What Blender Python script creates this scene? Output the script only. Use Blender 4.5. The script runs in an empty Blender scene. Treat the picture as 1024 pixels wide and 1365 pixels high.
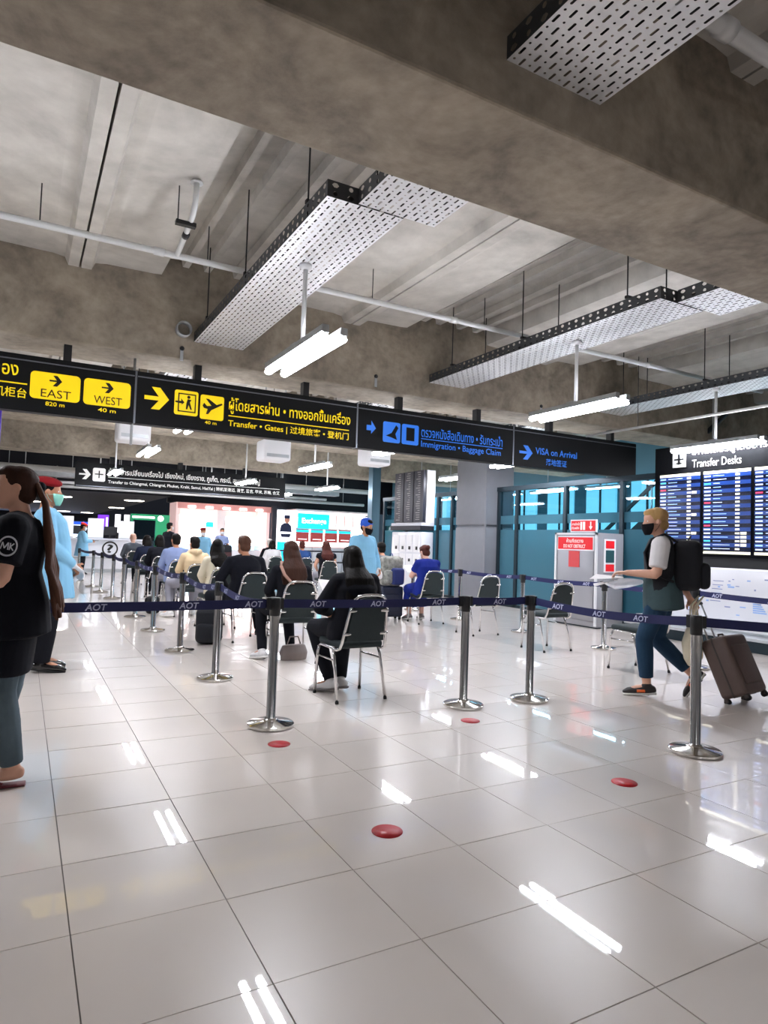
import bpy, bmesh, math, random
from mathutils import Vector, Matrix, Euler

# ---------------------------------------------------------------- camera, world, exposure
SC = bpy.context.scene
COL = SC.collection
R = math.radians
random.seed(7)

CAM_H = 1.316
yaw, pitch, roll = R(28.71), R(2.74), R(1.92)
fw = Vector((math.sin(yaw)*math.cos(pitch), math.cos(yaw)*math.cos(pitch), math.sin(pitch)))
r0 = Vector((math.cos(yaw), -math.sin(yaw), 0)); u0 = r0.cross(fw)
rt = r0*math.cos(roll) + u0*math.sin(roll)
up = -r0*math.sin(roll) + u0*math.cos(roll)
cd = bpy.data.cameras.new('camera'); cam = bpy.data.objects.new('camera', cd); COL.objects.link(cam)
cd.sensor_fit = 'HORIZONTAL'; cd.sensor_width = 36.0; cd.lens = 880.0/1024.0*36.0
cd.clip_start = 0.05; cd.clip_end = 300
cam.matrix_world = Matrix(((rt.x, up.x, -fw.x, 0), (rt.y, up.y, -fw.y, 0), (rt.z, up.z, -fw.z, CAM_H), (0, 0, 0, 1)))
SC.camera = cam

W = bpy.data.worlds.new('world'); SC.world = W; W.use_nodes = True
bg = W.node_tree.nodes['Background']; bg.inputs[0].default_value = (0.80, 0.86, 1.0, 1); bg.inputs[1].default_value = 0.34
SC.view_settings.view_transform = 'Standard'; SC.view_settings.look = 'None'
SC.view_settings.gamma = 1.0; SC.view_settings.exposure = 0.7
SC.view_settings.use_curve_mapping = False
TUBE_E = 62.0       # luminous tubes of the twin battens

# ---------------------------------------------------------------- materials
MATS = {}
def srgb(h):
    if isinstance(h, str):
        h = h.lstrip('#'); c = [int(h[i:i+2], 16)/255 for i in (0, 2, 4)]
    else: c = list(h)
    return tuple((v/12.92 if v <= .04045 else ((v+.055)/1.055)**2.4) for v in c)
def mat(name, col='#808080', rough=.5, metal=0., var=0., scale=6., bump=0., bscale=None, emit=0., spec=.5,
        coat=0., stretch=None, alpha=1., trans=0., sheen=0., detail=4.):
    if name in MATS: return MATS[name]
    m = bpy.data.materials.new(name); m.use_nodes = True; nt = m.node_tree; b = nt.nodes['Principled BSDF']
    c = srgb(col)
    b.inputs['Base Color'].default_value = (*c, 1); b.inputs['Roughness'].default_value = rough
    b.inputs['Metallic'].default_value = metal; b.inputs['Specular IOR Level'].default_value = spec
    b.inputs['Coat Weight'].default_value = coat; b.inputs['Sheen Weight'].default_value = sheen
    b.inputs['Alpha'].default_value = alpha; b.inputs['Transmission Weight'].default_value = trans
    if emit:
        b.inputs['Emission Color'].default_value = (*c, 1); b.inputs['Emission Strength'].default_value = emit
    if var or bump:
        tc = nt.nodes.new('ShaderNodeTexCoord'); mp = nt.nodes.new('ShaderNodeMapping')
        nt.links.new(tc.outputs['Object'], mp.inputs[0])
        if stretch: mp.inputs['Scale'].default_value = stretch
    if var:
        n = nt.nodes.new('ShaderNodeTexNoise'); n.inputs['Scale'].default_value = scale; n.inputs['Detail'].default_value = detail
        nt.links.new(mp.outputs[0], n.inputs[0])
        cr = nt.nodes.new('ShaderNodeValToRGB')
        cr.color_ramp.elements[0].position = .28; cr.color_ramp.elements[1].position = .72
        cr.color_ramp.elements[0].color = (*[max(0, v*(1-var)) for v in c], 1)
        cr.color_ramp.elements[1].color = (*[min(1, v*(1+var)) for v in c], 1)
        nt.links.new(n.outputs[0], cr.inputs[0]); nt.links.new(cr.outputs[0], b.inputs['Base Color'])
    if bump:
        n2 = nt.nodes.new('ShaderNodeTexNoise'); n2.inputs['Scale'].default_value = bscale or scale*3; n2.inputs['Detail'].default_value = 3
        nt.links.new(mp.outputs[0], n2.inputs[0])
        bp = nt.nodes.new('ShaderNodeBump'); bp.inputs['Strength'].default_value = bump; bp.inputs['Distance'].default_value = .02
        nt.links.new(n2.outputs[0], bp.inputs['Height']); nt.links.new(bp.outputs[0], b.inputs['Normal'])
    MATS[name] = m; return m

def concrete(name, dark, light, sc=1.1):
    m = bpy.data.materials.new(name); m.use_nodes = True; nt = m.node_tree; b = nt.nodes['Principled BSDF']
    tc = nt.nodes.new('ShaderNodeTexCoord')
    n1 = nt.nodes.new('ShaderNodeTexNoise'); n1.inputs['Scale'].default_value = sc; n1.inputs['Detail'].default_value = 8; n1.inputs['Roughness'].default_value = .62
    n1.inputs['Distortion'].default_value = .6
    n2 = nt.nodes.new('ShaderNodeTexNoise'); n2.inputs['Scale'].default_value = sc*7; n2.inputs['Detail'].default_value = 5
    nt.links.new(tc.outputs['Object'], n1.inputs[0]); nt.links.new(tc.outputs['Object'], n2.inputs[0])
    ma = nt.nodes.new('ShaderNodeMath'); ma.operation = 'MULTIPLY_ADD'; ma.inputs[1].default_value = .3; ma.inputs[2].default_value = 0
    nt.links.new(n2.outputs[0], ma.inputs[0])
    ad = nt.nodes.new('ShaderNodeMath'); ad.operation = 'MULTIPLY_ADD'; ad.inputs[1].default_value = .75
    nt.links.new(n1.outputs[0], ad.inputs[0]); nt.links.new(ma.outputs[0], ad.inputs[2])
    cr = nt.nodes.new('ShaderNodeValToRGB')
    cr.color_ramp.elements[0].position = .34; cr.color_ramp.elements[1].position = .7
    cr.color_ramp.elements[0].color = (*srgb(dark), 1); cr.color_ramp.elements[1].color = (*srgb(light), 1)
    nt.links.new(ad.outputs[0], cr.inputs[0]); nt.links.new(cr.outputs[0], b.inputs['Base Color'])
    b.inputs['Roughness'].default_value = .8; b.inputs['Specular IOR Level'].default_value = .3
    bp = nt.nodes.new('ShaderNodeBump'); bp.inputs['Strength'].default_value = .25; bp.inputs['Distance'].default_value = .03
    nt.links.new(n2.outputs[0], bp.inputs['Height']); nt.links.new(bp.outputs[0], b.inputs['Normal'])
    MATS[name] = m; return m

concrete('concrete_beam', '#6a6156', '#a89d8c', 1.5)
concrete('concrete_slab', '#9d9992', '#d3cfc7', .6)
mat('light_block_roof', '#26272a', .9)
mat('tile', '#e3d9d0', .3, var=.03, scale=1.3, spec=.3, coat=.9)
MATS['tile'].node_tree.nodes['Principled BSDF'].inputs['Coat Roughness'].default_value = .018
mat('grout', '#8b8580', .8)
mat('chrome', '#dcd9d5', .14, 1.0)
mat('chair_chrome', '#d5d4d4', .2, 1.0)
mat('galv', '#b9bdc0', .42, .75, var=.06, scale=9)
mat('galv_white', '#dfe1e3', .45, .25)
mat('pipe_white', '#cfd0cf', .4, .1)
mat('black_plastic', '#101114', .42)
mat('black_metal', '#0d0e11', .5)
mat('sign_black', '#0a0b0e', .55, spec=.25)
mat('sign_frame', '#7d8188', .35, .8)
mat('belt_blue', '#0e1650', .6, bump=.1, bscale=200)
mat('belt_text', '#c3c7e6', .6)
mat('white_paint', '#e4e4e6', .45)
mat('white_gloss', '#d9dae0', .2)
mat('dark_navy', '#141722', .6)
mat('steel_blue', '#4d6b7a', .4, .4)
mat('dark_mullion', '#26343c', .4, .5)
mat('chair_pad', '#1d2a2c', .75, var=.08, scale=30, bump=.05)
mat('rubber', '#0a0a0a', .7)
mat('tube_light', '#f4f6ff', .3, emit=TUBE_E)
mat('red_dot', '#c8202b', .35)
# ---------------------------------------------------------------- mesh builder
def perp(t, side):
    u = side - t*side.dot(t)
    if u.length < 1e-5:
        s2 = Vector((0, 1, 0)) if abs(t.y) < .9 else Vector((1, 0, 0)); u = s2 - t*s2.dot(t)
    return u.normalized()
class MB:
    def __init__(s): s.v = []; s.f = []; s.m = []; s.sm = []
    def add(s, vs, fs, mi=0, smooth=False):
        o = len(s.v); s.v += [tuple(v) for v in vs]; s.f += [tuple(i+o for i in f) for f in fs]
        s.m += [mi]*len(fs); s.sm += [smooth]*len(fs)
        return s
    def box(s, x0, x1, y0, y1, z0, z1, mi=0, M=None):
        vs = [Vector((x, y, z)) for z in (z0, z1) for y in (y0, y1) for x in (x0, x1)]
        if M: vs = [M @ v for v in vs]
        return s.add(vs, [(0, 2, 3, 1), (4, 5, 7, 6), (0, 1, 5, 4), (2, 6, 7, 3), (0, 4, 6, 2), (1, 3, 7, 5)], mi)
    def rbox(s, x0, x1, y0, y1, z0, z1, bev=.01, seg=2, mi=0, M=None, smooth=True):
        bm = bmesh.new(); bmesh.ops.create_cube(bm, size=1)
        for v in bm.verts:
            v.co = Vector(((x0+x1)/2+v.co.x*(x1-x0), (y0+y1)/2+v.co.y*(y1-y0), (z0+z1)/2+v.co.z*(z1-z0)))
        bmesh.ops.bevel(bm, geom=list(bm.edges), offset=bev, segments=seg, profile=.5, affect='EDGES')
        bm.verts.index_update()
        vs = [(M @ v.co) if M else v.co.copy() for v in bm.verts]; fs = [tuple(v.index for v in f.verts) for f in bm.faces]; bm.free()
        return s.add(vs, fs, mi, smooth)
    def loft(s, pts, rads, side=(1, 0, 0), seg=12, cap=.5, mi=0, smooth=True, power=2.0):
        pts = [Vector(p) for p in pts]; side = Vector(side); rings = []; n = len(pts)
        fr = []
        for i in range(n):
            t = (pts[min(i+1, n-1)]-pts[max(i-1, 0)]).normalized(); u = perp(t, side); fr.append((t, u, t.cross(u)))
        def ring(p, u, v, a, b):
            out = []
            for k in range(seg):
                th = 2*math.pi*k/seg; c, sn = math.cos(th), math.sin(th)
                if power != 2: c = math.copysign(abs(c)**(2/power), c); sn = math.copysign(abs(sn)**(2/power), sn)
                out.append(p+u*a*c+v*b*sn)
            return out
        rr = [r if isinstance(r, (tuple, list)) else (r, r) for r in rads]
        allr = []
        if cap:
            t, u, v = fr[0]; a, b = rr[0]; m = min(a, b)*cap
            allr.append(ring(pts[0]-t*m*.75, u, v, a*.66, b*.66))
        for i in range(n): allr.append(ring(pts[i], fr[i][1], fr[i][2], *rr[i]))
        if cap:
            t, u, v = fr[-1]; a, b = rr[-1]; m2 = min(a, b)*cap
            allr.append(ring(pts[-1]+t*m2*.75, u, v, a*.66, b*.66))
        vs = [p for r_ in allr for p in r_]; fs = []
        for i in range(len(allr)-1):
            for k in range(seg):
                k2 = (k+1) % seg; fs.append((i*seg+k, i*seg+k2, (i+1)*seg+k2, (i+1)*seg+k))
        c0 = len(vs)
        if cap:
            vs.append(pts[0]-fr[0][0]*m); vs.append(pts[-1]+fr[-1][0]*m2)
            L = (len(allr)-1)*seg
            for k in range(seg):
                k2 = (k+1) % seg; fs.append((k2, k, c0)); fs.append((L+k, L+k2, c0+1))
        else:
            L = (len(allr)-1)*seg
            fs.append(tuple(reversed(range(seg)))); fs.append(tuple(L+k for k in range(seg)))
        return s.add(vs, fs, mi, smooth)
    def tube(s, pts, r, seg=8, mi=0, side=(0.13, .27, .95)):
        return s.loft(pts, [r]*len(pts), side, seg, 0, mi)
    def cyl(s, p0, p1, r, seg=16, mi=0, r2=None):
        return s.loft([p0, p1], [r, r if r2 is None else r2], (.13, .27, .95), seg, 0, mi)
    def ball(s, c, r, seg=12, mi=0, M=None):
        rx, ry, rz = r if isinstance(r, (tuple, list)) else (r, r, r); vs = []; fs = []; n = max(4, seg//2+1)
        c = Vector(c)
        for i in range(1, n):
            ph = math.pi*i/n
            for k in range(seg):
                th = 2*math.pi*k/seg
                d = Vector((rx*math.sin(ph)*math.cos(th), ry*math.sin(ph)*math.sin(th), rz*math.cos(ph)))
                vs.append(c+(M @ d if M else d))
        for i in range(n-2):
            for k in range(seg):
                k2 = (k+1) % seg; fs.append((i*seg+k, (i+1)*seg+k, (i+1)*seg+k2, i*seg+k2))
        t = len(vs); dz = Vector((0, 0, rz)); dz = M @ dz if M else dz; vs += [c+dz, c-dz]; L = (n-2)*seg
        for k in range(seg):
            k2 = (k+1) % seg; fs.append((k, k2, t)); fs.append((L+k2, L+k, t+1))
        return s.add(vs, fs, mi, True)
    def lathe(s, prof, c=(0, 0, 0), seg=24, mi=0):
        cx, cy, cz = c; vs = []; fs = []
        for r, z in prof:
            for k in range(seg):
                th = 2*math.pi*k/seg; vs.append((cx+r*math.cos(th), cy+r*math.sin(th), cz+z))
        for i in range(len(prof)-1):
            for k in range(seg):
                k2 = (k+1) % seg; fs.append((i*seg+k, i*seg+k2, (i+1)*seg+k2, (i+1)*seg+k))
        return s.add(vs, fs, mi, True)
    def poly(s, pts, thick, mi=0):     # planar polygon extruded by the vector thick
        pts = [Vector(p) for p in pts]; t = Vector(thick); n = len(pts)
        return s.add(pts+[p+t for p in pts], [tuple(reversed(range(n))), tuple(range(n, 2*n))]+[(i, (i+1) % n, (i+1) % n+n, i+n) for i in range(n)], mi)
    def quad(s, a, b, c, d, mi=0): return s.add([a, b, c, d], [(0, 1, 2, 3)], mi)
    def build(s, name, mats, parent=None, autosmooth=False):
        me = bpy.data.meshes.new(name); me.from_pydata(s.v, [], s.f)
        if not isinstance(mats, (list, tuple)): mats = [mats]
        for m in mats: me.materials.append(MATS[m] if isinstance(m, str) else m)
        me.polygons.foreach_set('material_index', s.m); me.polygons.foreach_set('use_smooth', s.sm)
        me.update()
        if autosmooth: me.set_sharp_from_angle(angle=R(40))
        return link(name, me, parent)
def link(name, me, parent=None):
    o = bpy.data.objects.new(name, me); COL.objects.link(o)
    if parent: o.parent = parent
    return o
def tag(o, label=None, cat=None, group=None, kind=None):
    if label: o['label'] = label
    if cat: o['category'] = cat
    if group: o['group'] = group
    if kind: o['kind'] = kind
    return o
def thing(name, label, cat, loc=(0, 0, 0), rz=0., group=None):
    o = bpy.data.objects.new(name, None); COL.objects.link(o); o.location = loc; o.rotation_euler = (0, 0, rz)
    o.empty_display_size = .1
    return tag(o, label, cat, group)
def copy_tree(o, parent=None):
    kids = list(o.children); c = o.copy(); COL.objects.link(c); c.parent = parent
    for ch in kids: copy_tree(ch, c)
    return c
def fix(parent):        # children built in world space keep their place under a moved parent
    pass
# text: a flat mesh fitted into a rectangle of a plane
def text(name, body, m, parent, org, xd, w, h, yd=(0, 0, 1), bold=0., shear=0., fit=True, ext=0., off=None):
    cu = bpy.data.curves.new('tmp', 'FONT'); cu.body = body; cu.size = 1; cu.shear = shear; cu.resolution_u = 3; cu.offset = bold
    o = bpy.data.objects.new('tmp', cu); COL.objects.link(o)
    dg = bpy.context.evaluated_depsgraph_get(); me = bpy.data.meshes.new_from_object(o.evaluated_get(dg))
    bpy.data.objects.remove(o); bpy.data.curves.remove(cu)
    if not me.vertices: return None
    xs = [v.co.x for v in me.vertices]; ys = [v.co.y for v in me.vertices]
    x0, x1, y0, y1 = min(xs), max(xs), min(ys), max(ys)
    sx = w/(x1-x0); sy = h/(y1-y0)
    if not fit: sx = sy = min(sx, sy)
    xd = Vector(xd); yd = Vector(yd); org = Vector(org)
    for v in me.vertices: v.co = org + xd*(v.co.x-x0)*sx + yd*(v.co.y-y0)*sy
    me.materials.clear(); me.materials.append(MATS[m]); me.name = name
    o = link(name, me, parent)
    if len(body) > 20 or '\n' in body: o['kind'] = 'stuff'
    return o
def arrow_pts(x0, x1, z0, z1, tail=.42):
    zc = (z0+z1)/2; h = (z1-z0)/2; w = x1-x0; t = h*tail
    return [(x0, zc-t*.5), (x1-w*.42, zc-t*.5), (x1-w*.72, z0), (x1-w*.38, z0), (x1, zc), (x1-w*.38, z1), (x1-w*.72, z1), (x1-w*.42, zc+t*.5), (x0, zc+t*.5)]
# ================================================================ floor
PITCH, TX0, TY0 = .516, .21, 1.395
floor = MB().box(-9, 17, -14, 72, -.08, -.006).build('floor', 'grout'); tag(floor, kind='structure')
def tile_mesh():
    h = PITCH/2-.0022
    vs = [(-h, -h, -.006), (h, -h, -.006), (h, h, -.006), (-h, h, -.006), (-h, -h, 0), (h, -h, 0), (h, h, 0), (-h, h, 0)]
    fs = [(4, 5, 6, 7)]+[(i, (i+1) % 4, (i+1) % 4+4, i+4) for i in range(4)]
    me = bpy.data.meshes.new('tile'); me.from_pydata(vs, [], fs); me.materials.append(MATS['tile']); return me
TM = tile_mesh()
def to_px(p):
    d = Vector(p)-Vector((0, 0, CAM_H)); z = d.dot(fw)
    if z < .3: return None
    return 512+880*d.dot(rt)/z, 682.5-880*d.dot(up)/z, z
cells = []
for i in range(-15, 32):
    for j in range(-10, 56):
        c = (TX0+(i+.5)*PITCH, TY0+(j+.5)*PITCH)
        q = to_px((c[0], c[1], 0)); vis = q and -60 < q[0] < 1084 and q[1] < 1460
        cells.append((0 if vis else 1, q[2] if q else 99, i, j, c))
cells.sort()
random.seed(3)
field = MB()
hh = PITCH/2-.0022
for n, (nv, dist, i, j, c) in enumerate(cells):
    if n < 300:
        t = link('tile', TM, floor); t.location = (c[0], c[1], 0)
        t.rotation_euler = (random.gauss(0, .0011), random.gauss(0, .0011), 0)
    else:
        x, y = c; z = random.uniform(-.0004, .0004); a = random.gauss(0, .0009)*hh; b = random.gauss(0, .0009)*hh
        field.add([(x-hh, y-hh, z-a-b), (x+hh, y-hh, z+a-b), (x+hh, y+hh, z+a+b), (x-hh, y+hh, z-a+b),
                   (x-hh, y-hh, -.006), (x+hh, y-hh, -.006), (x+hh, y+hh, -.006), (x-hh, y+hh, -.006)],
                  [(0, 1, 2, 3), (4, 5, 1, 0), (5, 6, 2, 1), (6, 7, 3, 2), (7, 4, 0, 3)])
tf = field.build('tile_field', 'tile', floor); tf['kind'] = 'stuff'
ff = MB().box(-8, 17, TY0+56*PITCH, 72, -.006, 0).build('far_tiles', 'tile', floor); ff['kind'] = 'stuff'
ff = MB().box(-9, 17, -14, TY0-10*PITCH, -.006, 0).build('rear_tiles', 'tile', floor); ff['kind'] = 'stuff'
tf2 = None
# ================================================================ concrete beams and slabs
BEAMS = [-9.5, -3.4, 2.7, 8.8, 14.9, 21.0]
for k, y in enumerate(BEAMS):
    b = MB().rbox(-9, 17, y, y+.9, 3.647, 4.99, .018, 2, smooth=False).build('ceiling_beam', 'concrete_beam'); tag(b, kind='structure')
    for x_, z_ in () if y != 8.8 else ((1.72, 3.78), (4.6, 3.85), (7.9, 3.82), (-1.4, 3.8)):
        MB().cyl((x_, y-.012, z_), (x_, y+.01, z_), .03, 12).build('anchor_bolt', 'black_metal', b)
        MB().box(x_-.02, x_+.02, y-.008, y+.01, z_-.16, z_-.02).build('anchor_strap', 'galv', b)
ceiling = MB().box(-9, 17, -14, 29, 4.98, 5.08).build('ceiling', 'light_block_roof'); tag(ceiling, kind='structure')  # cover above the slabs, added to block world light
SEAM0, BAY = .46, 3.7
def slab(xs, y0, y1):  # ribbed trough deepened to put dark shade into the slab above the trays
    g = .012
    pr = [(g, 4.57), (.13, 4.57), (.17, 4.66), (.3, 4.68), (.86, 4.69), (.96, 4.70), (1.02, 4.93), (1.2, 4.95), (1.22, 4.86), (1.3, 4.86), (1.32, 4.95), (1.48, 4.95), (1.5, 4.86), (1.58, 4.86), (1.6, 4.95),
          (1.88, 4.95), (1.9, 4.86), (1.98, 4.86), (2.0, 4.95), (2.2, 4.95), (2.22, 4.86), (2.3, 4.86), (2.32, 4.95), (2.46, 4.93), (2.52, 4.70), (2.62, 4.69), (3.4, 4.68), (3.53, 4.66), (3.57, 4.57), (BAY-g, 4.57)]
    pts = pr+[(BAY-g, 4.985), (g, 4.985)]
    m = MB(); m.poly([(xs+x, y0, z) for x, z in reversed(pts)], (0, y1-y0, 0))
    return m.build('slab_panel', 'concrete_slab', ceiling)
for a in range(-2, 4):
    for b in range(len(BEAMS)):
        y0 = BEAMS[b]+.9; y1 = BEAMS[b+1] if b+1 < len(BEAMS) else 28.6
        slab(SEAM0+a*BAY, y0, y1)
# low dark ceiling over the counters, its fascia, and the room's far end
mat('wall_dim', '#b4b4b6', .7)
t = MB().box(-8, 5.3, 27.9, 62, 2.95, 3.1).build('ceiling_low', 'dark_navy'); tag(t, kind='structure')
t = MB().box(-8, 5.3, 27.9, 28.1, 3.1, 5.0).build('wall_upper', 'dark_navy'); tag(t, kind='structure')
t = MB().box(5.3, 17, 28.6, 28.8, 2.75, 5.0).build('wall_above_shops', 'dark_navy'); tag(t, kind='structure')
t = MB().box(-8, 17, 61.6, 62, 0, 5).build('wall_back', 'dark_navy'); tag(t, kind='structure')
t = MB().box(-8, 5.3, 60.9, 61.2, 2.35, 2.95).build('trim_1', 'dark_navy'); tag(t, kind='structure')
t = MB().box(16.6, 17, -14, 62, 0, 5).build('wall_right', 'steel_blue'); tag(t, kind='structure')
t = MB().box(-9.2, -9, -14.2, 62, 0, 5).build('wall_left_unseen', 'wall_dim'); tag(t, kind='structure')  # unseen wall added to close the hall and give the chrome contrast
t = MB().box(-9.2, 17, -14.2, -14, 0, 5).build('wall_rear_unseen', 'wall_dim'); tag(t, kind='structure')  # unseen wall behind the camera, added for contrast in reflections
mat('far_wall_glow', '#dfeaff', .3, emit=1.3)  # emission stands in for the bright light on the far wall
for k in range(6):
    r_ = thing('glow_panel', 'glowing panel standing for the brightly lit far wall beyond the white counter', 'window', (-2.5+k*1.3, 61.5, 0), 0, 'far glowing panels')
    MB().box(-.58, .58, -.06, 0, .5, 2.3).build('pane', 'far_wall_glow', r_)
    m = MB(); m.box(-.65, -.58, -.1, .1, 0, 2.35).box(.58, .65, -.1, .1, 0, 2.35).box(-.58, .58, -.1, .1, .42, .5); m.build('frame', 'white_paint', r_)
mat('far_strip', '#2b5bd8', .4, emit=.8)
t = MB().box(-3.1, 5.2, 60.8, 60.9, 2.05, 2.3).build('blue_fascia_strip', 'far_strip'); tag(t, 'long blue fascia strip above the far glowing panels', 'fascia')
# ================================================================ perforated cable trays
def perf(mb, x0, x1, y0, y1, z, nx, ny, zd=None, sl=.62, sw=.3):
    dx = (x1-x0)/nx; dy = (y1-y0)/ny
    for i in range(nx):
        for j in range(ny):
            ax, ay = x0+i*dx, y0+j*dy; cx, cy = ax+dx/2, ay+dy/2
            if (i+j) % 2: hx, hy = dx*sw*.5, dy*sl*.5+dy*.12
            else: hx, hy = dx*.13, dx*.13
            c = hx*.6
            inn = [(cx-hx, cy-hy+c), (cx-hx+c, cy-hy), (cx+hx-c, cy-hy), (cx+hx, cy-hy+c), (cx+hx, cy+hy-c), (cx+hx-c, cy+hy), (cx-hx+c, cy+hy), (cx-hx, cy+hy-c)]
            vs = [(ax, ay, z), (ax+dx, ay, z), (ax+dx, ay+dy, z), (ax, ay+dy, z)]+[(p, q, z) for p, q in inn]
            mb.add(vs, [(0, 5, 4), (0, 1, 6, 5), (1, 7, 6), (1, 2, 8, 7), (2, 9, 8), (2, 3, 10, 9), (3, 11, 10), (3, 0, 4, 11)])
mat('tray_dark', '#4a4d50', .5, .5)
mat('cable', '#0b0b0c', .6)
def tray_run(root, x0, x1, y0, y1, z, hgt=.13, nx=12, per=.062):
    m = MB(); perf(m, x0, x1, y0, y1, z, nx, max(2, int((y1-y0)/per))); m.build('tray_bottom', 'galv_white', root)
    for xx in (x0, x1):
        m = MB(); n = max(2, int((y1-y0)/.11)); tmp = MB(); perf(tmp, y0, y1, z, z+hgt, 0, n, 2, sl=.3, sw=.45)
        m.add([(xx, p[0], p[1]) for p in tmp.v], tmp.f); m.build('side_rail', 'tray_dark', root)
    m = MB()
    for k in range(5):
        xx = x0+(x1-x0)*(.14+.18*k); pts = [(xx+.02*math.sin(q*1.3+k), y0+.04+(y1-y0-.08)*q/8, z+.05+.012*math.sin(q*2+k)) for q in range(9)]
        m.tube(pts, .028, 6)
    m.build('cable', 'cable', root)
def cross_rail(root, x0, x1, y, z, hgt=.13):
    tmp = MB(); perf(tmp, x0, x1, z, z+hgt, 0, max(2, int((x1-x0)/.11)), 2, sl=.3, sw=.45)
    m = MB(); m.add([(p[0], y, p[1]) for p in tmp.v], tmp.f); m.build('cross_rail', 'tray_dark', root)
def hangers(root, x0, x1, ys, z):
    for y in ys:
        for xx in (x0+.02, x1-.02):
            MB().cyl((xx, y, z+.02), (xx, y, 4.94), .008, 6).build('hanger_rod', 'black_metal', root)
        MB().box(x0, x1, y-.02, y+.02, z+.14, z+.17).build('hanger_bar', 'black_metal', root)
TRAYS = []
for k, (xa, nm) in enumerate(((-1.83, 'beyond the dark seam'), (1.87, 'carrying the bright twin lamp over the front seated woman'), (5.56, 'above the empty chairs'), (9.25, 'above the flight board'))):
    root = thing('cable_tray', 'perforated grey steel cable tray '+nm, 'cable tray', (0, 0, 0))
    x0, x1 = xa, xa+.66; q0, q1 = xa+.26, xa+.95
    tray_run(root, q0, q1, .4, 2.699, 3.905, nx=13)      # near bay, up to the beam's near face
    tray_run(root, q0, q1, 3.601, 4.46, 3.905, nx=13)    # out of the beam's far face
    tray_run(root, x0, x1, 4.46, 8.799, 3.895, nx=13)
    cross_rail(root, x0, q0, 4.46, 3.895); cross_rail(root, x1, q1, 4.46, 3.905)
    hangers(root, x0, x1, (4.9, 6.6, 8.2), 3.895); hangers(root, q0, q1, (1.0, 2.2, 3.9), 3.905)
    tray_run(root, x0, x1, 9.701, 14.899, 3.895, nx=8, per=.12)
    hangers(root, x0, x1, (10.5, 13.8), 3.895)
    TRAYS.append(root)
# the duct of grey sheet above the trays
# ================================================================ sprinkler pipes
def pipe(label, y, z, x0, x1, r=.034, drops=()):
    root = thing('sprinkler_pipe', label, 'pipe', (x0, y, z))
    MB().cyl((0, 0, 0), (x1-x0, 0, 0), r, 14).build('main_pipe', 'pipe_white', root)
    x = .4
    while x < x1-x0:
        MB().cyl((x-.05, 0, 0), (x+.05, 0, 0), r*1.25, 14).build('coupling', 'pipe_white', root); x += 3.7
    for dx in drops:
        d = dx-x0
        b = MB().tube([(d, 0, 0), (d, -.28, .05), (d, -.62, .1), (d, -.72, .13), (d, -.8, .22), (d, -.82, .33), (d, -.82, .4)], r*.8, 10).build('branch_pipe', 'pipe_white', root)
        MB().lathe([(.0, .0), (.06, .0), (.05, .02), (0, .02)], (d, -.82, .39), 12).build('ceiling_cup', 'pipe_white', b)
        MB().cyl((d-.12, -.62, .08), (d-.12, -.62, .46), .006, 6).build('hanger_rod', 'black_metal', root)
        MB().box(d-.14, d+.05, -.65, -.59, .05, .09).build('clamp', 'black_metal', root)
        MB().cyl((d, -.45, .055), (d, -.39, .05), r*1.05, 12).build('coupling', 'black_metal', root)
    for x in (.9, 3.0, 4.6, 6.6, 8.3):
        if x < x1-x0: MB().cyl((x, 0, 0), (x, 0, 4.66-z), .006, 6).build('hanger_rod', 'black_metal', root)
    return root
pipe('long pale sprinkler pipe crossing the bay with a curved branch rising to the slab', 7.05, 4.26, -3.0, 11.5, drops=(1.28,))
pipe('pale thick sprinkler pipe in the bay on the near side of the broad concrete beam', 2.28, 4.3, 2.95, 8.5, .05)
pipe('pale sprinkler pipe in the bay behind the hanging direction sign', 12.6, 4.2, -4, 9.5)
# conduit along the flight board side
r_ = thing('conduit_pipe', 'thin pale conduit running lengthways above the flight board', 'pipe', (8.95, 2, 3.4))
MB().cyl((0, 0, 0), (0, 6.75, 0), .022, 10).build('conduit', 'pipe_white', r_)
for y in (.5, 3.0, 5.6): MB().cyl((0, y, 0), (0, y, 1.2), .006, 6).build('hanger_rod', 'black_metal', r_)
# round sleeve on the beam face beside the lit tray
m = MB(); m.lathe([(.10, 0), (.10, .12), (.085, .12), (.085, 0)], (0, 0, 0), 20)
o = m.build('pipe_sleeve', 'galv'); o.rotation_euler = (R(90), 0, 0); o.location = (1.72, 8.81, 4.02); tag(o, 'short round pipe sleeve on the beam face beside the perforated tray end', 'pipe sleeve')
# ================================================================ twin tube lamps
def lamp(x, y, label, z=3.03, L=1.46, top=3.895, group='twin tube lamps hung from the cable trays'):
    root = thing('twin_tube_lamp', label, 'ceiling lamp', (x, y, z), 0, group)
    MB().cyl((0, 0, .1), (0, 0, top-z), .022, 12).build('drop_rod', 'pipe_white', root)
    MB().lathe([(0, -.001), (.06, -.001), (.06, -.03), (.03, -.05), (0, -.05)], (0, 0, top-z), 16).build('ceiling_cup', 'galv_white', root)
    MB().box(-.1, .1, -.06, .06, .075, .1).build('cross_bracket', 'galv', root)
    for sx in (-.085, .085):
        m = MB(); m.poly([(sx-.03, -L/2, .08), (sx-.034, -L/2, .02), (sx-.02, -L/2, .012), (sx+.02, -L/2, .012), (sx+.034, -L/2, .02), (sx+.03, -L/2, .08)][::-1], (0, L, 0))
        h = m.build('housing', 'galv', root)
        MB().loft([(sx, -L/2+.02, -.012), (sx, L/2-.02, -.012)], [(.038, .026)]*2, (1, 0, 0), 12, .3).build('light_tube', 'tube_light', h)
    return root
lamp(2.2, 5.7, 'bright twin tube lamp hung from the perforated tray over the front seated woman', group=None)
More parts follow.
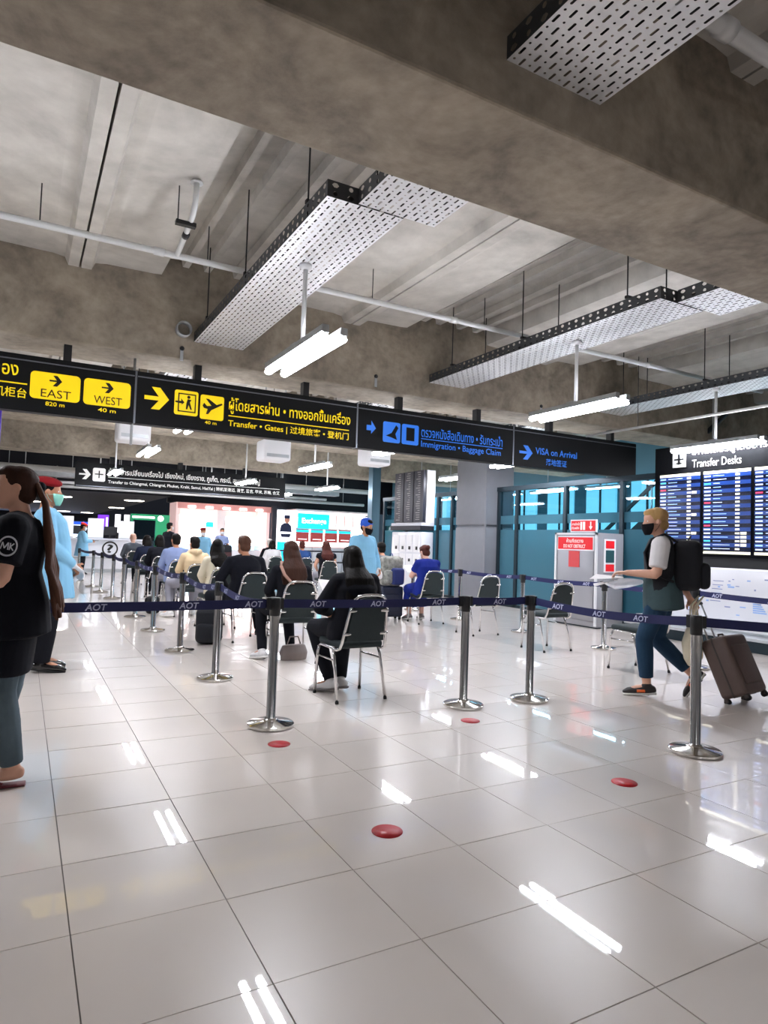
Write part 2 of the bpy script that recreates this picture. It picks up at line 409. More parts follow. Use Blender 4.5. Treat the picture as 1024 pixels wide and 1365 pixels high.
lamp(5.9, 5.95, 'twin tube lamp hung from the tray above the empty chairs', group=None)
lamp(9.34, 6.45, 'twin tube lamp just in front of the flight board header', z=2.99, group=None)
for (x, y) in ((2.2, 10.3), (2.2, 14.2), (5.9, 10.4), (5.9, 14.2), (9.55, 13.6)):
    lamp(x, y, 'twin tube lamp in the bays behind the hanging direction sign')
lamp(8.75, 10.45, 'twin tube lamp seen just under the blue end of the hanging sign', top=4.695, group=None)
for (x, y) in ((2.2, 19.6), (5.9, 19.6), (2.2, 23.8), (5.9, 23.8), (8.6, 19.6), (8.6, 23.8)):
    lamp(x, y, 'far twin tube lamp around the small hanging transfer sign', top=4.945)
for (x, y) in ((-1.5, -6.4), (2.2, -6.4), (5.9, -6.4), (9.6, -6.4)):  # unseen lamps added so the chrome reflects a brighter hall
    lamp(x, y, 'unseen twin tube lamp added behind the camera for bright reflections', top=4.945)
for (x, y) in ((-1.5, 5.8), (-1.5, 10.3)):
    lamp(x, y, 'twin tube lamp beyond the dark slab seam')
# ================================================================ hanging direction sign
mat('sign_yellow', '#f5d50a', .4, emit=.35)
mat('sign_blue', '#2a74dd', .4, emit=.3)
mat('sign_white', '#e8e8e4', .4, emit=.2)
mat('sign_ink', '#141006', .5)
SY = 8.98
sg = thing('direction_sign', 'long black hanging airport sign with yellow and blue panels of arrows and text', 'sign', (0, 0, 0))
ZT, ZB = 3.44, 2.76
cuts = [-2.0, 1.2, 4.40, 7.45, 10.55]
for a, b in zip(cuts, cuts[1:]):
    pn = MB().box(a+.012, b-.012, SY, SY+.16, ZB, ZT).build('sign_panel', 'sign_black', sg)
    MB().box(a+.02, b-.02, SY-.006, SY, ZT-.075, ZT-.06).build('frame_line', 'sign_frame', pn)
for c in cuts[1:-1]: MB().box(c-.012, c+.012, SY-.004, SY+.15, ZB-.0, ZT).build('joint_strip', 'sign_frame', sg)
MB().cyl((1.2, SY+.2, 2.5), (1.2, SY+.2, 3.66), .018, 8).build('hanging_rod', 'galv', sg)
for x in (.39, 1.99, 3.56, 5.16, 6.7, 8.33, 9.9):
    b = MB().box(x-.045, x+.045, SY+.02, SY+.14, ZT, 3.66).build('bracket', 'black_metal', sg)
F = SY-.008
def rquad(x0, x1, z0, z1, m, name, parent, y=F, r=.05, th=.006):
    pts = []
    for cx, cz, a0 in ((x1-r, z1-r, 0), (x0+r, z1-r, 90), (x0+r, z0+r, 180), (x1-r, z0+r, 270)):
        for k in range(5):
            a = R(a0+k*22.5); pts.append((cx+r*math.cos(a), y, cz+r*math.sin(a)))
    return MB().poly(pts, (0, th, 0)).build(name, m, parent)
def spoly(pts, m, name, parent, y=F-.004, th=.004):
    return MB().poly([(x, y, z) for x, z in pts], (0, th, 0)).build(name, m, parent)
XD = (1, 0, 0)
text('lettering', 'อง', 'sign_yellow', sg, (-.30, F, 3.17), XD, .17, .13, bold=.01)
spoly([(-.6, 3.075), (-.03, 3.075), (-.03, 3.09), (-.6, 3.09)], 'sign_yellow', 'rule_line', sg)
text('lettering', '机柜台', 'sign_yellow', sg, (-.38, F, 2.91), XD, .35, .12, bold=.008)
for x0, x1, w, d in ((0., .55, 'EAST', '820 m'), (.59, 1.14, 'WEST', '40 m')):
    p = rquad(x0, x1, 2.93, 3.26, 'sign_yellow', 'yellow_plate', sg)
    c = (x0+x1)/2
    spoly(arrow_pts(c-.07, c+.07, 3.10, 3.23, .3), 'sign_ink', 'arrow', p)
    text('lettering', w, 'sign_ink', p, (c-.155, F-.004, 2.955), XD, .33, .1)
    text('lettering', d, 'sign_yellow', sg, (c-.1, F, 2.855), XD, .21, .05, bold=.012)
spoly(arrow_pts(1.31, 1.62, 2.97, 3.26, .36), 'sign_yellow', 'arrow', sg)
p1 = rquad(1.69, 2.0, 2.94, 3.27, 'sign_yellow', 'pictogram', sg, r=.03)
m = MB()
for a, b, c, d in ((1.735, 1.75, 2.98, 3.23), (1.955, 1.97, 2.98, 3.23), (1.735, 1.97, 3.215, 3.23), (1.735, 1.97, 2.98, 2.995)): m.box(a, b, F-.008, F-.002, c, d)
m.poly([(x, F-.006, z) for x, z in ((1.84, 3.02), (1.86, 3.02), (1.875, 3.08), (1.9, 3.02), (1.92, 3.02), (1.89, 3.12), (1.91, 3.15), (1.86, 3.16), (1.845, 3.1))], (0, .004, 0))
m.lathe([(0, 0), (.022, 0)], (1.873, 0, 0), 12); m.v[-24:] = [(x, F-.006, 3.185+y) for x, y, z in m.v[-24:]]
m.build('walking_figure', 'sign_ink', p1)
spoly([(1.70, 3.1), (1.79, 3.09), (1.77, 3.06), (1.82, 3.11), (1.77, 3.16), (1.78, 3.125), (1.70, 3.12)], 'sign_ink', 'arrow', p1)
p2 = rquad(2.03, 2.35, 2.92, 3.25, 'sign_yellow', 'pictogram', sg, r=.03)
spoly([(2.06, 3.10), (2.08, 3.14), (2.12, 3.10), (2.18, 3.11), (2.10, 3.20), (2.14, 3.20), (2.25, 3.13), (2.32, 3.16), (2.33, 3.14), (2.24, 3.085), (2.18, 3.05), (2.14, 2.99), (2.11, 2.99), (2.13, 3.06), (2.08, 3.07)], 'sign_ink', 'plane', p2)
text('lettering', '40 m', 'sign_yellow', sg, (2.1, F, 2.855), XD, .16, .045, bold=.012)
text('lettering', 'ผู้โดยสารผ่าน • ทางออกขึ้นเครื่อง', 'sign_yellow', sg, (2.42, F, 3.035), XD, 1.86, .23, bold=.008)
spoly([(2.42, 3.0), (4.26, 3.0), (4.26, 3.012), (2.42, 3.012)], 'sign_yellow', 'rule_line', sg)
text('lettering', 'Transfer • Gates | 过境旅客 • 登机门', 'sign_yellow', sg, (2.42, F, 2.84), XD, 1.84, .125, bold=.008)
spoly([(4.56, 3.05), (4.64, 3.05), (4.64, 3.0), (4.72, 3.09), (4.64, 3.2), (4.64, 3.13), (4.56, 3.13)], 'sign_blue', 'arrow', sg)
q1 = rquad(4.85, 5.16, 2.9, 3.22, 'sign_blue', 'pictogram', sg, r=.03)
spoly([(4.9, 3.0), (5.0, 3.05), (5.08, 3.18), (5.12, 3.14), (5.07, 3.04), (5.1, 2.95), (5.0, 2.98)], 'sign_black', 'figure', q1)
q2 = rquad(5.19, 5.5, 2.9, 3.22, 'sign_blue', 'pictogram', sg, r=.03)
spoly([(5.27, 2.96), (5.42, 2.96), (5.42, 3.17), (5.27, 3.17)], 'sign_black', 'passport', q2)
text('lettering', 'ตรวจหนังสือเดินทาง • รับกระเป๋า', 'sign_blue', sg, (5.55, F, 3.05), XD, 1.65, .18, bold=.008)
spoly([(5.55, 3.015), (7.2, 3.015), (7.2, 3.027), (5.55, 3.027)], 'sign_blue', 'rule_line', sg)
text('lettering', 'Immigration • Baggage Claim', 'sign_blue', sg, (5.55, F, 2.86), XD, 1.62, .13, bold=.008)
spoly(arrow_pts(7.58, 7.88, 2.88, 3.13, .36), 'sign_blue', 'arrow', sg)
text('lettering', 'VISA on Arrival', 'sign_blue', sg, (7.95, F, 3.0), XD, 1.0, .12, bold=.01)
text('lettering', '落地签证', 'sign_blue', sg, (8.2, F, 2.82), XD, .5, .12, bold=.01)
# small transfer sign further back
SY2 = 21.3
tg = thing('transfer_sign', 'smaller black hanging sign with white arrow and transfer lettering over the seated rows', 'sign', (0, 0, 0))
MB().box(1.3, 7.8, SY2, SY2+.16, 2.70, 3.43).build('sign_panel', 'sign_black', tg)
MB().box(1.33, 7.77, SY2-.006, SY2, 2.72, 2.735).build('frame_line', 'sign_frame', tg)
for x in (2.3, 4.3, 6.4): MB().box(x-.07, x+.07, SY2+.02, SY2+.14, 3.43, 3.66).build('bracket', 'black_metal', tg)
G = SY2-.008
spoly(arrow_pts(1.4, 1.72, 2.92, 3.22, .32), 'sign_white', 'arrow', tg, y=G)
p = rquad(1.77, 2.12, 2.88, 3.28, 'sign_white', 'pictogram', tg, y=G, r=.05)
spoly([(1.93, 2.98), (1.96, 2.98), (1.96, 3.2), (1.93, 3.2)], 'sign_ink', 'plane', p, y=G-.005); spoly([(1.83, 3.08), (2.06, 3.08), (2.06, 3.11), (1.83, 3.11)], 'sign_ink', 'plane', p, y=G-.005)
text('lettering', 'ผู้โดยสารเปลี่ยนเครื่องไป เชียงใหม่, เชียงราย, ภูเก็ต, กระบี่, สมุย, หาดใหญ่', 'sign_white', tg, (2.2, G, 3.07), XD, 4.7, .24, bold=.012)
spoly([(2.2, 3.02), (7.6, 3.02), (7.6, 3.035), (2.2, 3.035)], 'sign_white', 'rule_line', tg, y=G)
text('lettering', 'Transfer to Chiangmai, Chiangrai, Phuket, Krabi, Samui, HatYai | 转机至清迈, 清莱, 普吉, 甲米, 苏梅, 合艾', 'sign_white', tg, (2.2, G, 2.82), XD, 5.4, .14, bold=.012)
# purple banner at the edge
mat('purple', '#3a1aa0', .5, emit=.15)
o = MB().rbox(-.62, -.30, 9.75, 9.85, 2.42, 2.98, .01).build('purple_banner', 'purple'); tag(o, 'purple banner panel hanging below the concrete beam next to the sign', 'banner')
MB().box(-.5, -.42, 9.76, 9.84, 2.98, 4.6).build('hanging_rod', 'galv', o)
# white round-edged camera housings / speakers behind the sign
def unit_box(x, y, z, label, zt):
    r_ = thing('ceiling_box', label, 'air unit', (x, y, z), R(0), 'white boxes hung behind the sign')
    MB().rbox(-.27, .27, -.26, .26, 0, .40, .05, 3).build('casing', 'white_paint', r_)
    MB().box(-.22, .22, -.27, -.26, .06, .12).build('vent', 'galv', r_)
    for s in (-.2, .2): MB().cyl((s, 0, .39), (s, 0, zt-z), .012, 6).build('hanger_rod', 'galv', r_)
unit_box(1.62, 12.2, 2.93, 'white box unit hung behind the joint of the yellow sign', 4.94)
unit_box(4.20, 12.2, 2.83, 'white box unit hung behind the middle of the long sign', 4.58)
unit_box(6.40, 12.2, 2.93, 'white box unit hung behind the blue half of the sign', 4.68)

# ================================================================ glass wall on the right
GX = 9.65
def node_mat(name):
    m = bpy.data.materials.new(name); m.use_nodes = True; MATS[name] = m; nt = m.node_tree
    for n in list(nt.nodes):
        if n.type != 'OUTPUT_MATERIAL': nt.nodes.remove(n)
    return m, nt, nt.nodes['Material Output']
def grazing(nt):
    lw_ = nt.nodes.new('ShaderNodeLayerWeight'); lw_.inputs[0].default_value = .5
    pw = nt.nodes.new('ShaderNodeMath'); pw.operation = 'POWER'; pw.inputs[1].default_value = 4.0; nt.links.new(lw_.outputs['Facing'], pw.inputs[0])
    ma = nt.nodes.new('ShaderNodeMath'); ma.operation = 'MULTIPLY_ADD'; ma.inputs[1].default_value = .85; ma.inputs[2].default_value = .05; nt.links.new(pw.outputs[0], ma.inputs[0])
    return ma
m, nt, out = node_mat('frosted_glass')
df = nt.nodes.new('ShaderNodeBsdfDiffuse'); df.inputs[0].default_value = (*srgb('#56808e'), 1)
tr = nt.nodes.new('ShaderNodeBsdfTranslucent'); tr.inputs[0].default_value = (*srgb('#6f9fae'), 1)
tp = nt.nodes.new('ShaderNodeBsdfTransparent'); tp.inputs[0].default_value = (*srgb('#8fc4d6'), 1)
gl = nt.nodes.new('ShaderNodeBsdfGlossy'); gl.inputs['Roughness'].default_value = .05
a = nt.nodes.new('ShaderNodeMixShader'); a.inputs[0].default_value = .5; nt.links.new(df.outputs[0], a.inputs[1]); nt.links.new(tr.outputs[0], a.inputs[2])
b = nt.nodes.new('ShaderNodeMixShader'); b.inputs[0].default_value = .22; nt.links.new(a.outputs[0], b.inputs[1]); nt.links.new(tp.outputs[0], b.inputs[2])
fr = grazing(nt)
c = nt.nodes.new('ShaderNodeMixShader'); nt.links.new(fr.outputs[0], c.inputs[0]); nt.links.new(b.outputs[0], c.inputs[1]); nt.links.new(gl.outputs[0], c.inputs[2]); nt.links.new(c.outputs[0], out.inputs[0])
m, nt, out = node_mat('clear_glass')
tp = nt.nodes.new('ShaderNodeBsdfTransparent'); tp.inputs[0].default_value = (*srgb('#b5d9e4'), 1)
gl = nt.nodes.new('ShaderNodeBsdfGlossy'); gl.inputs['Roughness'].default_value = .02
fr = grazing(nt)
c = nt.nodes.new('ShaderNodeMixShader'); nt.links.new(fr.outputs[0], c.inputs[0]); nt.links.new(tp.outputs[0], c.inputs[1]); nt.links.new(gl.outputs[0], c.inputs[2]); nt.links.new(c.outputs[0], out.inputs[0])
gw = MB().box(GX-.06, GX+.06, 7.72, 17.6, 2.60, 2.70).build('wall_glass', 'dark_mullion'); tag(gw, kind='structure')
MB().box(GX-.05, GX+.05, 7.72, 17.6, 0, .06).build('sill', 'dark_mullion', gw)
posts = [7.72, 8.5, 9.94, 11.43, 12.05, 13.35, 13.95, 14.6, 16.2, 17.55]
for y in posts: MB().box(GX-.05, GX+.05, y-.04, y+.04, 0, 2.60).build('mullion', 'dark_mullion', gw)
for a, b in zip(posts, posts[1:]):
    if 12 < (a+b)/2 < 13.3: continue
    MB().box(GX-.006, GX+.006, a+.04, b-.04, .06, 1.72).build('frosted_pane', 'frosted_glass', gw)
    MB().box(GX-.006, GX+.006, a+.04, b-.04, 1.72, 1.85).build('clear_pane', 'clear_glass', gw)
    MB().box(GX-.006, GX+.006, a+.04, b-.04, 1.85, 2.04).build('frosted_pane', 'frosted_glass', gw)
    MB().box(GX-.006, GX+.006, a+.04, b-.04, 2.04, 2.60).build('clear_pane', 'clear_glass', gw)
# clad column standing in the glass wall
mat('column_grey', '#75777e', .5, .2, var=.03)
cl = thing('clad_column', 'grey panel clad column standing in the glass wall behind the empty chairs', 'column', (GX-.05, 12.7, 0))
for z0, z1 in ((0, 1.79), (1.81, 3.4)):
    MB().rbox(-.32, .5, -.6, .6, z0, z1, .05, 3).build('cladding_panel', 'column_grey', cl)
MB().box(-.3, .48, -.58, .58, 1.79, 1.81).build('joint', 'sign_frame', cl)
MB().box(-.3, .48, -.58, .58, 3.4, 3.66).build('collar', 'dark_mullion', cl)
MB().box(-.335, -.3, -.615, -.56, 0, 3.4).build('corner_strip', 'column_grey', cl)
# behind the glass: a corridor with windows, lamps and an escalator truss
mat('corridor', '#4a7585', .6)
mat('cyan_window', '#a9e2f4', .4, emit=.9)
cw = MB().box(15.2, 15.35, 3, 27, 0, 4.6).build('wall_corridor', 'corridor'); tag(cw, kind='structure')
k = 0
for y in (8.5, 10.2, 11.9, 13.6, 15.3, 17.0, 18.7, 20.4, 22.1, 23.8, 25.5):
    w = MB().box(15.14, 15.2, y, y+1.15, 1.5, 3.5).build('window_%d' % (k+1), 'cyan_window'); tag(w, kind='structure'); k += 1
    MB().box(15.1, 15.2, y+.55, y+.6, 1.5, 3.5).build('window_bar', 'dark_mullion', w)
def corridor_lamp(y, x, z=2.75):
    r_ = thing('corridor_lamp', 'slim strip lamp in the corridor behind the glass wall', 'ceiling lamp', (x, y, z), 0, 'strip lamps behind the glass')
    MB().box(-.08, .08, -.6, .6, 0, .05).build('housing', 'galv', r_)
    MB().box(-.05, .05, -.58, .58, -.02, 0).build('light_tube', 'tube_light', r_)
    MB().cyl((0, 0, .05), (0, 0, 4.575-z), .01, 6).build('drop_rod', 'galv', r_)
for y in (6.4, 8.0, 10.6, 12.5, 14.1, 16.8, 18.5): corridor_lamp(y, 11.5)
es = thing('escalator_truss', 'dark sloping escalator truss rising behind the glass wall', 'escalator', (0, 0, 0))
def bar(p0, p1, w, h, name, m, parent):
    p0, p1 = Vector(p0), Vector(p1); t = (p1-p0).normalized(); u = perp(t, Vector((1, 0, 0))); v = t.cross(u)
    vs = [p+u*a*w/2+v*b*h/2 for p in (p0, p1) for a, b in ((-1, -1), (1, -1), (1, 1), (-1, 1))]
    MB().add(vs, [(3, 2, 1, 0), (4, 5, 6, 7), (0, 1, 5, 4), (1, 2, 6, 5), (2, 3, 7, 6), (3, 0, 4, 7)]).build(name, m, parent)
bar((13.0, 12.6, 0.3), (13.0, 8.4, 3.5), .9, .3, 'truss', 'black_metal', es)
bar((12.5, 12.6, 1.0), (12.5, 8.4, 4.2), .05, .08, 'handrail', 'black_metal', es)
for y in (9.2, 10.2, 11.2): bar((12.5, y, 0.3+(12.6-y)*.762+.1), (12.5, y, 1.0+(12.6-y)*.762), .03, .03, 'baluster', 'galv', es)
MB().box(12.6, 13.4, 12.4, 12.8, 0, .35).build('lower_foot', 'black_metal', es)
# slim steel column further back at the glass wall's end
o = thing('steel_post', 'slim blue grey steel post at the far end of the glass wall', 'post', (9.6, 18.2, 0)); MB().box(-.14, .14, -.14, .14, .02, 4.56).build('shaft', 'steel_blue', o); MB().box(-.2, .2, -.2, .2, 0, .02).build('base_plate', 'dark_mullion', o)

# ================================================================ transfer desk flight board
BX = 9.52
YD = (0, -1, 0)     # reading direction on the right-hand wall
fb = thing('flight_board', 'tall black flight information board of blue lit timetable screens', 'display board', (0, 0, 0))
mat('board_black', '#08090c', .75, spec=.1)
MB().box(BX, BX+.5, 2.6, 7.70, 1.28, 3.10).build('housing', 'board_black', fb)
MB().box(BX+.1, BX+.45, 2.65, 7.6, 0.1, 1.28).build('support', 'black_metal', fb)
mat('scr_bg', '#050a24', .25, emit=.3); mat('scr_row', '#14306c', .3, emit=.5); mat('scr_white', '#c3d2ff', .3, emit=.5)
mat('scr_cyan', '#45b8ff', .3, emit=.7); mat('scr_red', '#d8395c', .3, emit=.6); mat('scr_head', '#f0ead0', .3, emit=.45); mat('scr_text', '#9cc4ff', .3, emit=.5)
scm = ['scr_bg', 'scr_row', 'scr_white', 'scr_cyan', 'scr_red', 'scr_head', 'scr_text']
random.seed(11)
def fscreen(ya, yb):          # ya > yb: left edge to right edge
    z0, z1 = 1.33, 2.63; s_ = MB().box(BX-.02, BX, yb, ya, z0, z1).build('screen', 'scr_bg', fb)
    m = MB(); f = BX-.024
    def q(u0, u1, za, zb, mi, d=0): m.box(f-d-.002, f-d, ya-(ya-yb)*u1, ya-(ya-yb)*u0, za, zb, mi)
    q(0, 1, z1-.045, z1, 5); q(0, 1, z0, z0+.04, 5)
    n = 20; h = (z1-z0-.1)/n
    for k in range(n):
        za = z0+.05+k*h; zb = za+h*.86
        if k % 2: q(0, 1, za, za+h, 1)
        q(.02, .16, za+h*.32, zb-h*.16, random.choice((2, 2, 3, 2, 6, 2, 6, 4)), .002)
        q(.22, .22+random.uniform(.12, .36), za+h*.45, zb-h*.25, random.choice((2, 6)), .002)
        q(.69, .78, za+h*.28, zb-h*.12, 5, .002)
        if random.random() < .1: q(.8, .92, za+h*.2, zb, 5, .002)
    m.build('timetable_rows', scm, s_)
for ya, yb in ((7.58, 6.82), (6.76, 5.98), (5.92, 5.14), (5.08, 4.30), (4.24, 3.46)): fscreen(ya, yb)
mat('sign_grey', '#8f8f8c', .4)
hp = MB().poly([(BX-.01, 7.34, 2.74), (BX-.01, 7.09, 2.74), (BX-.01, 7.09, 3.0), (BX-.01, 7.34, 3.0)], (-.01, 0, 0)).build('pictogram', 'sign_grey', fb)
mk = MB()
for cy, w, z0, z1 in ((7.215, .02, 2.79, 2.96), (7.215, .09, 2.86, 2.885), (7.215, .05, 2.8, 2.815)): mk.box(BX-.026, BX-.02, cy-w, cy+w, z0, z1)
mk.build('plane_and_figures', 'sign_black', hp)
text('lettering', 'เคาน์เตอร์ผู้โดยสารเปลี่ยนเครื่อง', 'sign_grey', fb, (BX-.008, 6.98, 2.885), YD, 2.1, .17, bold=.006)
text('lettering', 'Transfer Desks', 'sign_grey', fb, (BX-.008, 6.98, 2.715), YD, .84, .13, bold=.004)
# white map desk below the board
mat('map_ink', '#8a93b8', .5); mat('map_blue', '#8db0e0', .5)
md = thing('map_desk', 'white waist-high panel with airport map drawings under the flight board', 'map panel', (0, 0, 0))
MB().rbox(9.2, 9.5, 2.6, 7.62, .30, 1.12, .02, 2).build('panel', 'white_gloss', md)
MB().box(9.0, 9.2, 2.6, 7.62, .24, .30).build('ledge', 'galv_white', md)
MB().box(8.72, 9.5, 2.6, 7.62, .16, .20).build('step', 'galv', md)
MB().box(9.05, 9.5, 2.6, 7.62, 0, .24).build('plinth', 'galv', md)
MB().box(8.80, 9.05, 2.6, 7.62, 0, .16).build('plinth', 'dark_mullion', md)
m = MB(); random.seed(5); f = 9.2
for k in range(46):
    y = random.uniform(4.6, 6.9); z = random.uniform(.42, .98); w = random.uniform(.02, .12); h = random.uniform(.008, .025)
    m.box(f-.003, f, y, y+w, z, z+h, random.choice((0, 0, 1)))
for k in range(6): m.box(f-.003, f, 6.25-k*.01, 6.42-k*.01, .62+k*.06, .632+k*.06, 0)
for k in range(5):
    m.box(f-.003, f, 5.55+.02*k, 5.75, .50+.03*k, .52+.03*k, 1)
m.build('map_drawing', ['map_ink', 'map_blue'], md)['kind'] = 'stuff'
# ================================================================ fire hose cabinet with its signs
mat('cab_grey', '#96979c', .45, .15); mat('sign_red', '#d3141f', .4, emit=.12); mat('poster_red', '#d0474a', .5)
cb = thing('hose_cabinet', 'tall pale grey hose cabinet with a red notice standing before the glass wall', 'cabinet', (8.55, 8.55, 0))
MB().rbox(0, .62, -.5, .5, .02, 1.62, .012, 2).build('body', 'cab_grey', cb)
MB().box(.02, .6, -.48, .48, 0, .02).build('plinth', 'dark_mullion', cb)
dr = MB().rbox(-.02, 0, -.42, .42, .12, 1.56, .006, 1).build('door', 'cab_grey', cb)
for y0, y1, z0, z1 in ((-.5, -.455, .04, 1.62), (.455, .5, .04, 1.62), (-.5, .5, 1.585, 1.62)): MB().box(-.025, .0, y0, y1, z0, z1).build('edge_strip', 'galv_white', cb)
MB().box(-.04, -.02, -.40, -.38, .7, .8).build('handle', 'chrome', dr)
w = MB().box(-.034, -.02, -.44, .42, 1.31, 1.56).build('notice', 'white_paint', cb)
MB().box(-.038, -.034, -.42, .40, 1.33, 1.54).build('red_field', 'sign_red', w)
text('lettering', 'ห้ามกีดขวาง', 'sign_white', w, (-.042, .19, 1.445), YD, .40, .075, bold=.01)
text('lettering', 'DO NOT OBSTRUCT', 'sign_white', w, (-.042, .26, 1.355), YD, .52, .06, bold=.01)
MB().box(-.034, -.02, -.11, .14, 1.02, 1.30).build('red_poster', 'poster_red', cb)
w = MB().box(0, .03, -.46, .14, 1.63, 1.85).build('hose_sign', 'white_paint', cb)
MB().box(-.004, 0, -.44, .12, 1.65, 1.83).build('red_field', 'sign_red', w)
text('lettering', 'สายฉีดน้ำ', 'sign_white', w, (-.008, .10, 1.75), YD, .19, .05, bold=.01); text('lettering', 'ดับเพลิง', 'sign_white', w, (-.008, .10, 1.68), YD, .17, .05, bold=.01)
MB().box(-.008, -.004, -.14, -.1, 1.67, 1.81).box(-.008, -.004, -.21, -.16, 1.67, 1.81).build('hose_pictogram', 'sign_white', w)
MB().poly([(-.006, -.3, 1.73), (-.006, -.34, 1.67), (-.006, -.38, 1.73), (-.006, -.35, 1.73), (-.006, -.35, 1.81), (-.006, -.33, 1.81), (-.006, -.33, 1.73)], (-.003, 0, 0)).build('arrow', 'sign_white', w)
side = MB().box(.14, .42, -.512, -.5, .95, 1.52).build('side_notice', 'white_paint', cb)
MB().box(.18, .38, -.516, -.512, 1.36, 1.49).build('red_field', 'sign_red', side); MB().box(.18, .38, -.516, -.512, 1.12, 1.33).build('green_field', mat('sign_teal', '#1d4a50', .5), side); MB().box(.18, .38, -.516, -.512, .97, 1.09).build('red_field', 'sign_red', side)

# ================================================================ white kiosk with boards beyond the glass wall
ks = thing('service_kiosk', 'white wall kiosk with small hatches under dark timetable boards', 'kiosk', (9.2, 15.5, 0))
MB().rbox(0, .38, -.78, .78, .0, 1.66, .02, 2).build('body', 'white_gloss', ks)
MB().box(-.05, .38, -.8, .8, 1.70, 1.82).build('canopy', 'dark_navy', ks)
MB().box(-.02, .38, -.8, .8, 1.82, 1.9).build('canopy_trim', 'white_gloss', ks)
for k in range(3):
    b_ = MB().box(.04, .12, -.76+k*.52, -.28+k*.52, 1.92, 3.3).build('timetable_board', mat('board_dark', '#1c1c2a', .4), ks)
    m = MB(); random.seed(20+k)
    for q in range(22): m.box(.034, .04, -.6+k*.52, -.6+k*.52+random.uniform(.06, .22), 1.98+q*.06, 2.0+q*.06)
    m.build('timetable_rows', 'sign_grey', b_)
MB().box(.13, .38, -.8, .8, 1.9, 3.3).build('back_panel', 'white_paint', ks)
for k in range(4):
    h_ = MB().box(-.008, 0, -.7+k*.36, -.4+k*.36, 1.12, 1.58).build('hatch', 'white_paint', ks)
    MB().rbox(-.025, -.008, -.62+k*.36, -.53+k*.36, 1.18, 1.27, .006, 1).build('lock', 'black_plastic', h_)
for k in range(4):
    h_ = MB().box(-.008, 0, -.7+k*.36, -.4+k*.36, .66, 1.07).build('hatch', 'white_paint', ks)
    MB().rbox(-.025, -.008, -.62+k*.36, -.53+k*.36, .86, .94, .006, 1).build('lock', 'black_plastic', h_)
o = thing('exit_sign', 'small green exit notice beside the far steel post', 'sign', (9.75, 16.8, 1.55))
MB().box(0, .02, -.18, .18, 0, .36).build('plate', mat('exit_dark', '#0e2f2f', .4), o); MB().box(-.004, 0, -.08, .08, .06, .3).build('figure', 'sign_white', o)
for y in (-.15, .15): MB().box(.02, .06, y-.02, y+.02, -1.55, .3).build('post', 'dark_mullion', o)
o = thing('red_panel', 'red notice panel below the small exit sign', 'sign', (9.72, 16.8, 1.05))
MB().box(0, .03, -.3, .3, 0, .36).build('plate', 'sign_red', o); MB().poly([(-.002, .05, .12), (-.002, .22, .18), (-.002, .05, .24)], (-.003, 0, 0)).build('arrow', 'sign_white', o)
for y in (-.25, .25): MB().box(.0, .03, y-.02, y+.02, -1.05, 0).build('post', 'dark_mullion', o)

# ================================================================ far shops
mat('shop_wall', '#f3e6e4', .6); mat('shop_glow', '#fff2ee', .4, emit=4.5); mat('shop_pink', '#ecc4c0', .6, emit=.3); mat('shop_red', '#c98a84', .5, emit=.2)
mat('shop_cyan', '#12b4e0', .4, emit=1.6); mat('shop_brown', '#8f3a38', .5, emit=.45); mat('shop_post', '#23222c', .5)
sh = thing('pink_shop', 'brightly lit pink and white shop front at the end of the hall', 'shop', (0, 0, 0))
SYY = 27.0
MB().box(5.4, 9.3, SYY+1.3, SYY+1.45, 0, 2.7).build('rear_wall', 'shop_wall', sh)
MB().box(5.4, 9.3, SYY, SYY+1.3, 2.6, 2.7).build('shop_ceiling', 'shop_wall', sh)
for x in (5.42, 9.16): MB().box(x-.07, x+.07, SYY-.05, SYY+1.3, 0, 2.7).build('side_wall', 'shop_pink', sh)
MB().box(7.0, 7.35, SYY-.02, SYY+.5, 0, 2.6).build('pilaster', 'shop_wall', sh)
MB().box(5.4, 9.3, SYY-.08, SYY-.02, 2.46, 2.7).build('fascia', 'shop_red', sh)
for x0, x1 in ((5.6, 6.9), (7.45, 9.0)):
    lp = MB().box(x0, x1, SYY+1.24, SYY+1.3, .75, 2.25).build('light_panel', 'shop_glow', sh)
    for z in (.72, 2.25): MB().box(x0-.03, x1+.03, SYY+1.2, SYY+1.3, z, z+.05).build('shelf_frame', 'shop_pink', lp)
    c = MB().rbox(x0, x1, SYY+.2, SYY+.6, 0, .85, .02, 2).build('display_case', 'white_gloss', sh)
    MB().box(x0+.05, x1-.05, SYY+.25, SYY+.55, .85, 1.05).build('glass_top', 'clear_glass', c)
for x in (5.9, 6.4, 7.8, 8.3, 8.8): 
    MB().box(x-.25, x+.25, SYY+.4, SYY+.5, 2.56, 2.6).build('ceiling_spot', 'shop_glow', sh)
MB().box(6.55, 6.85, SYY-.03, SYY, 1.75, 1.95).build('blue_plate', 'shop_cyan', sh)
for k in range(5): MB().box(5.8+k*.7, 6.1+k*.7, SYY-.12, SYY-.08, 2.5, 2.58).build('fascia_letter', 'shop_glow', sh)
o = thing('shop_post', 'dark square post between the pink shop and the poster', 'post', (9.35, 26.8, 0)); MB().box(-.09, .09, -.09, .09, .03, 2.75).build('shaft', 'shop_post', o); MB().box(-.13, .13, -.13, .13, 0, .03).build('base_plate', 'shop_post', o)
ps = thing('poster_panel', 'lit advertising poster of a person in a dark shirt', 'poster', (9.6, 27.0, 0))
MB().box(0, .78, 0, .08, 0, 2.62).build('light_box', mat('poster_white', '#f6f2f6', .4, emit=1.3), ps)
MB().box(.02, .76, -.008, 0, .2, 1.25).build('blue_field', 'shop_cyan', ps)
m = MB(); f = -.006
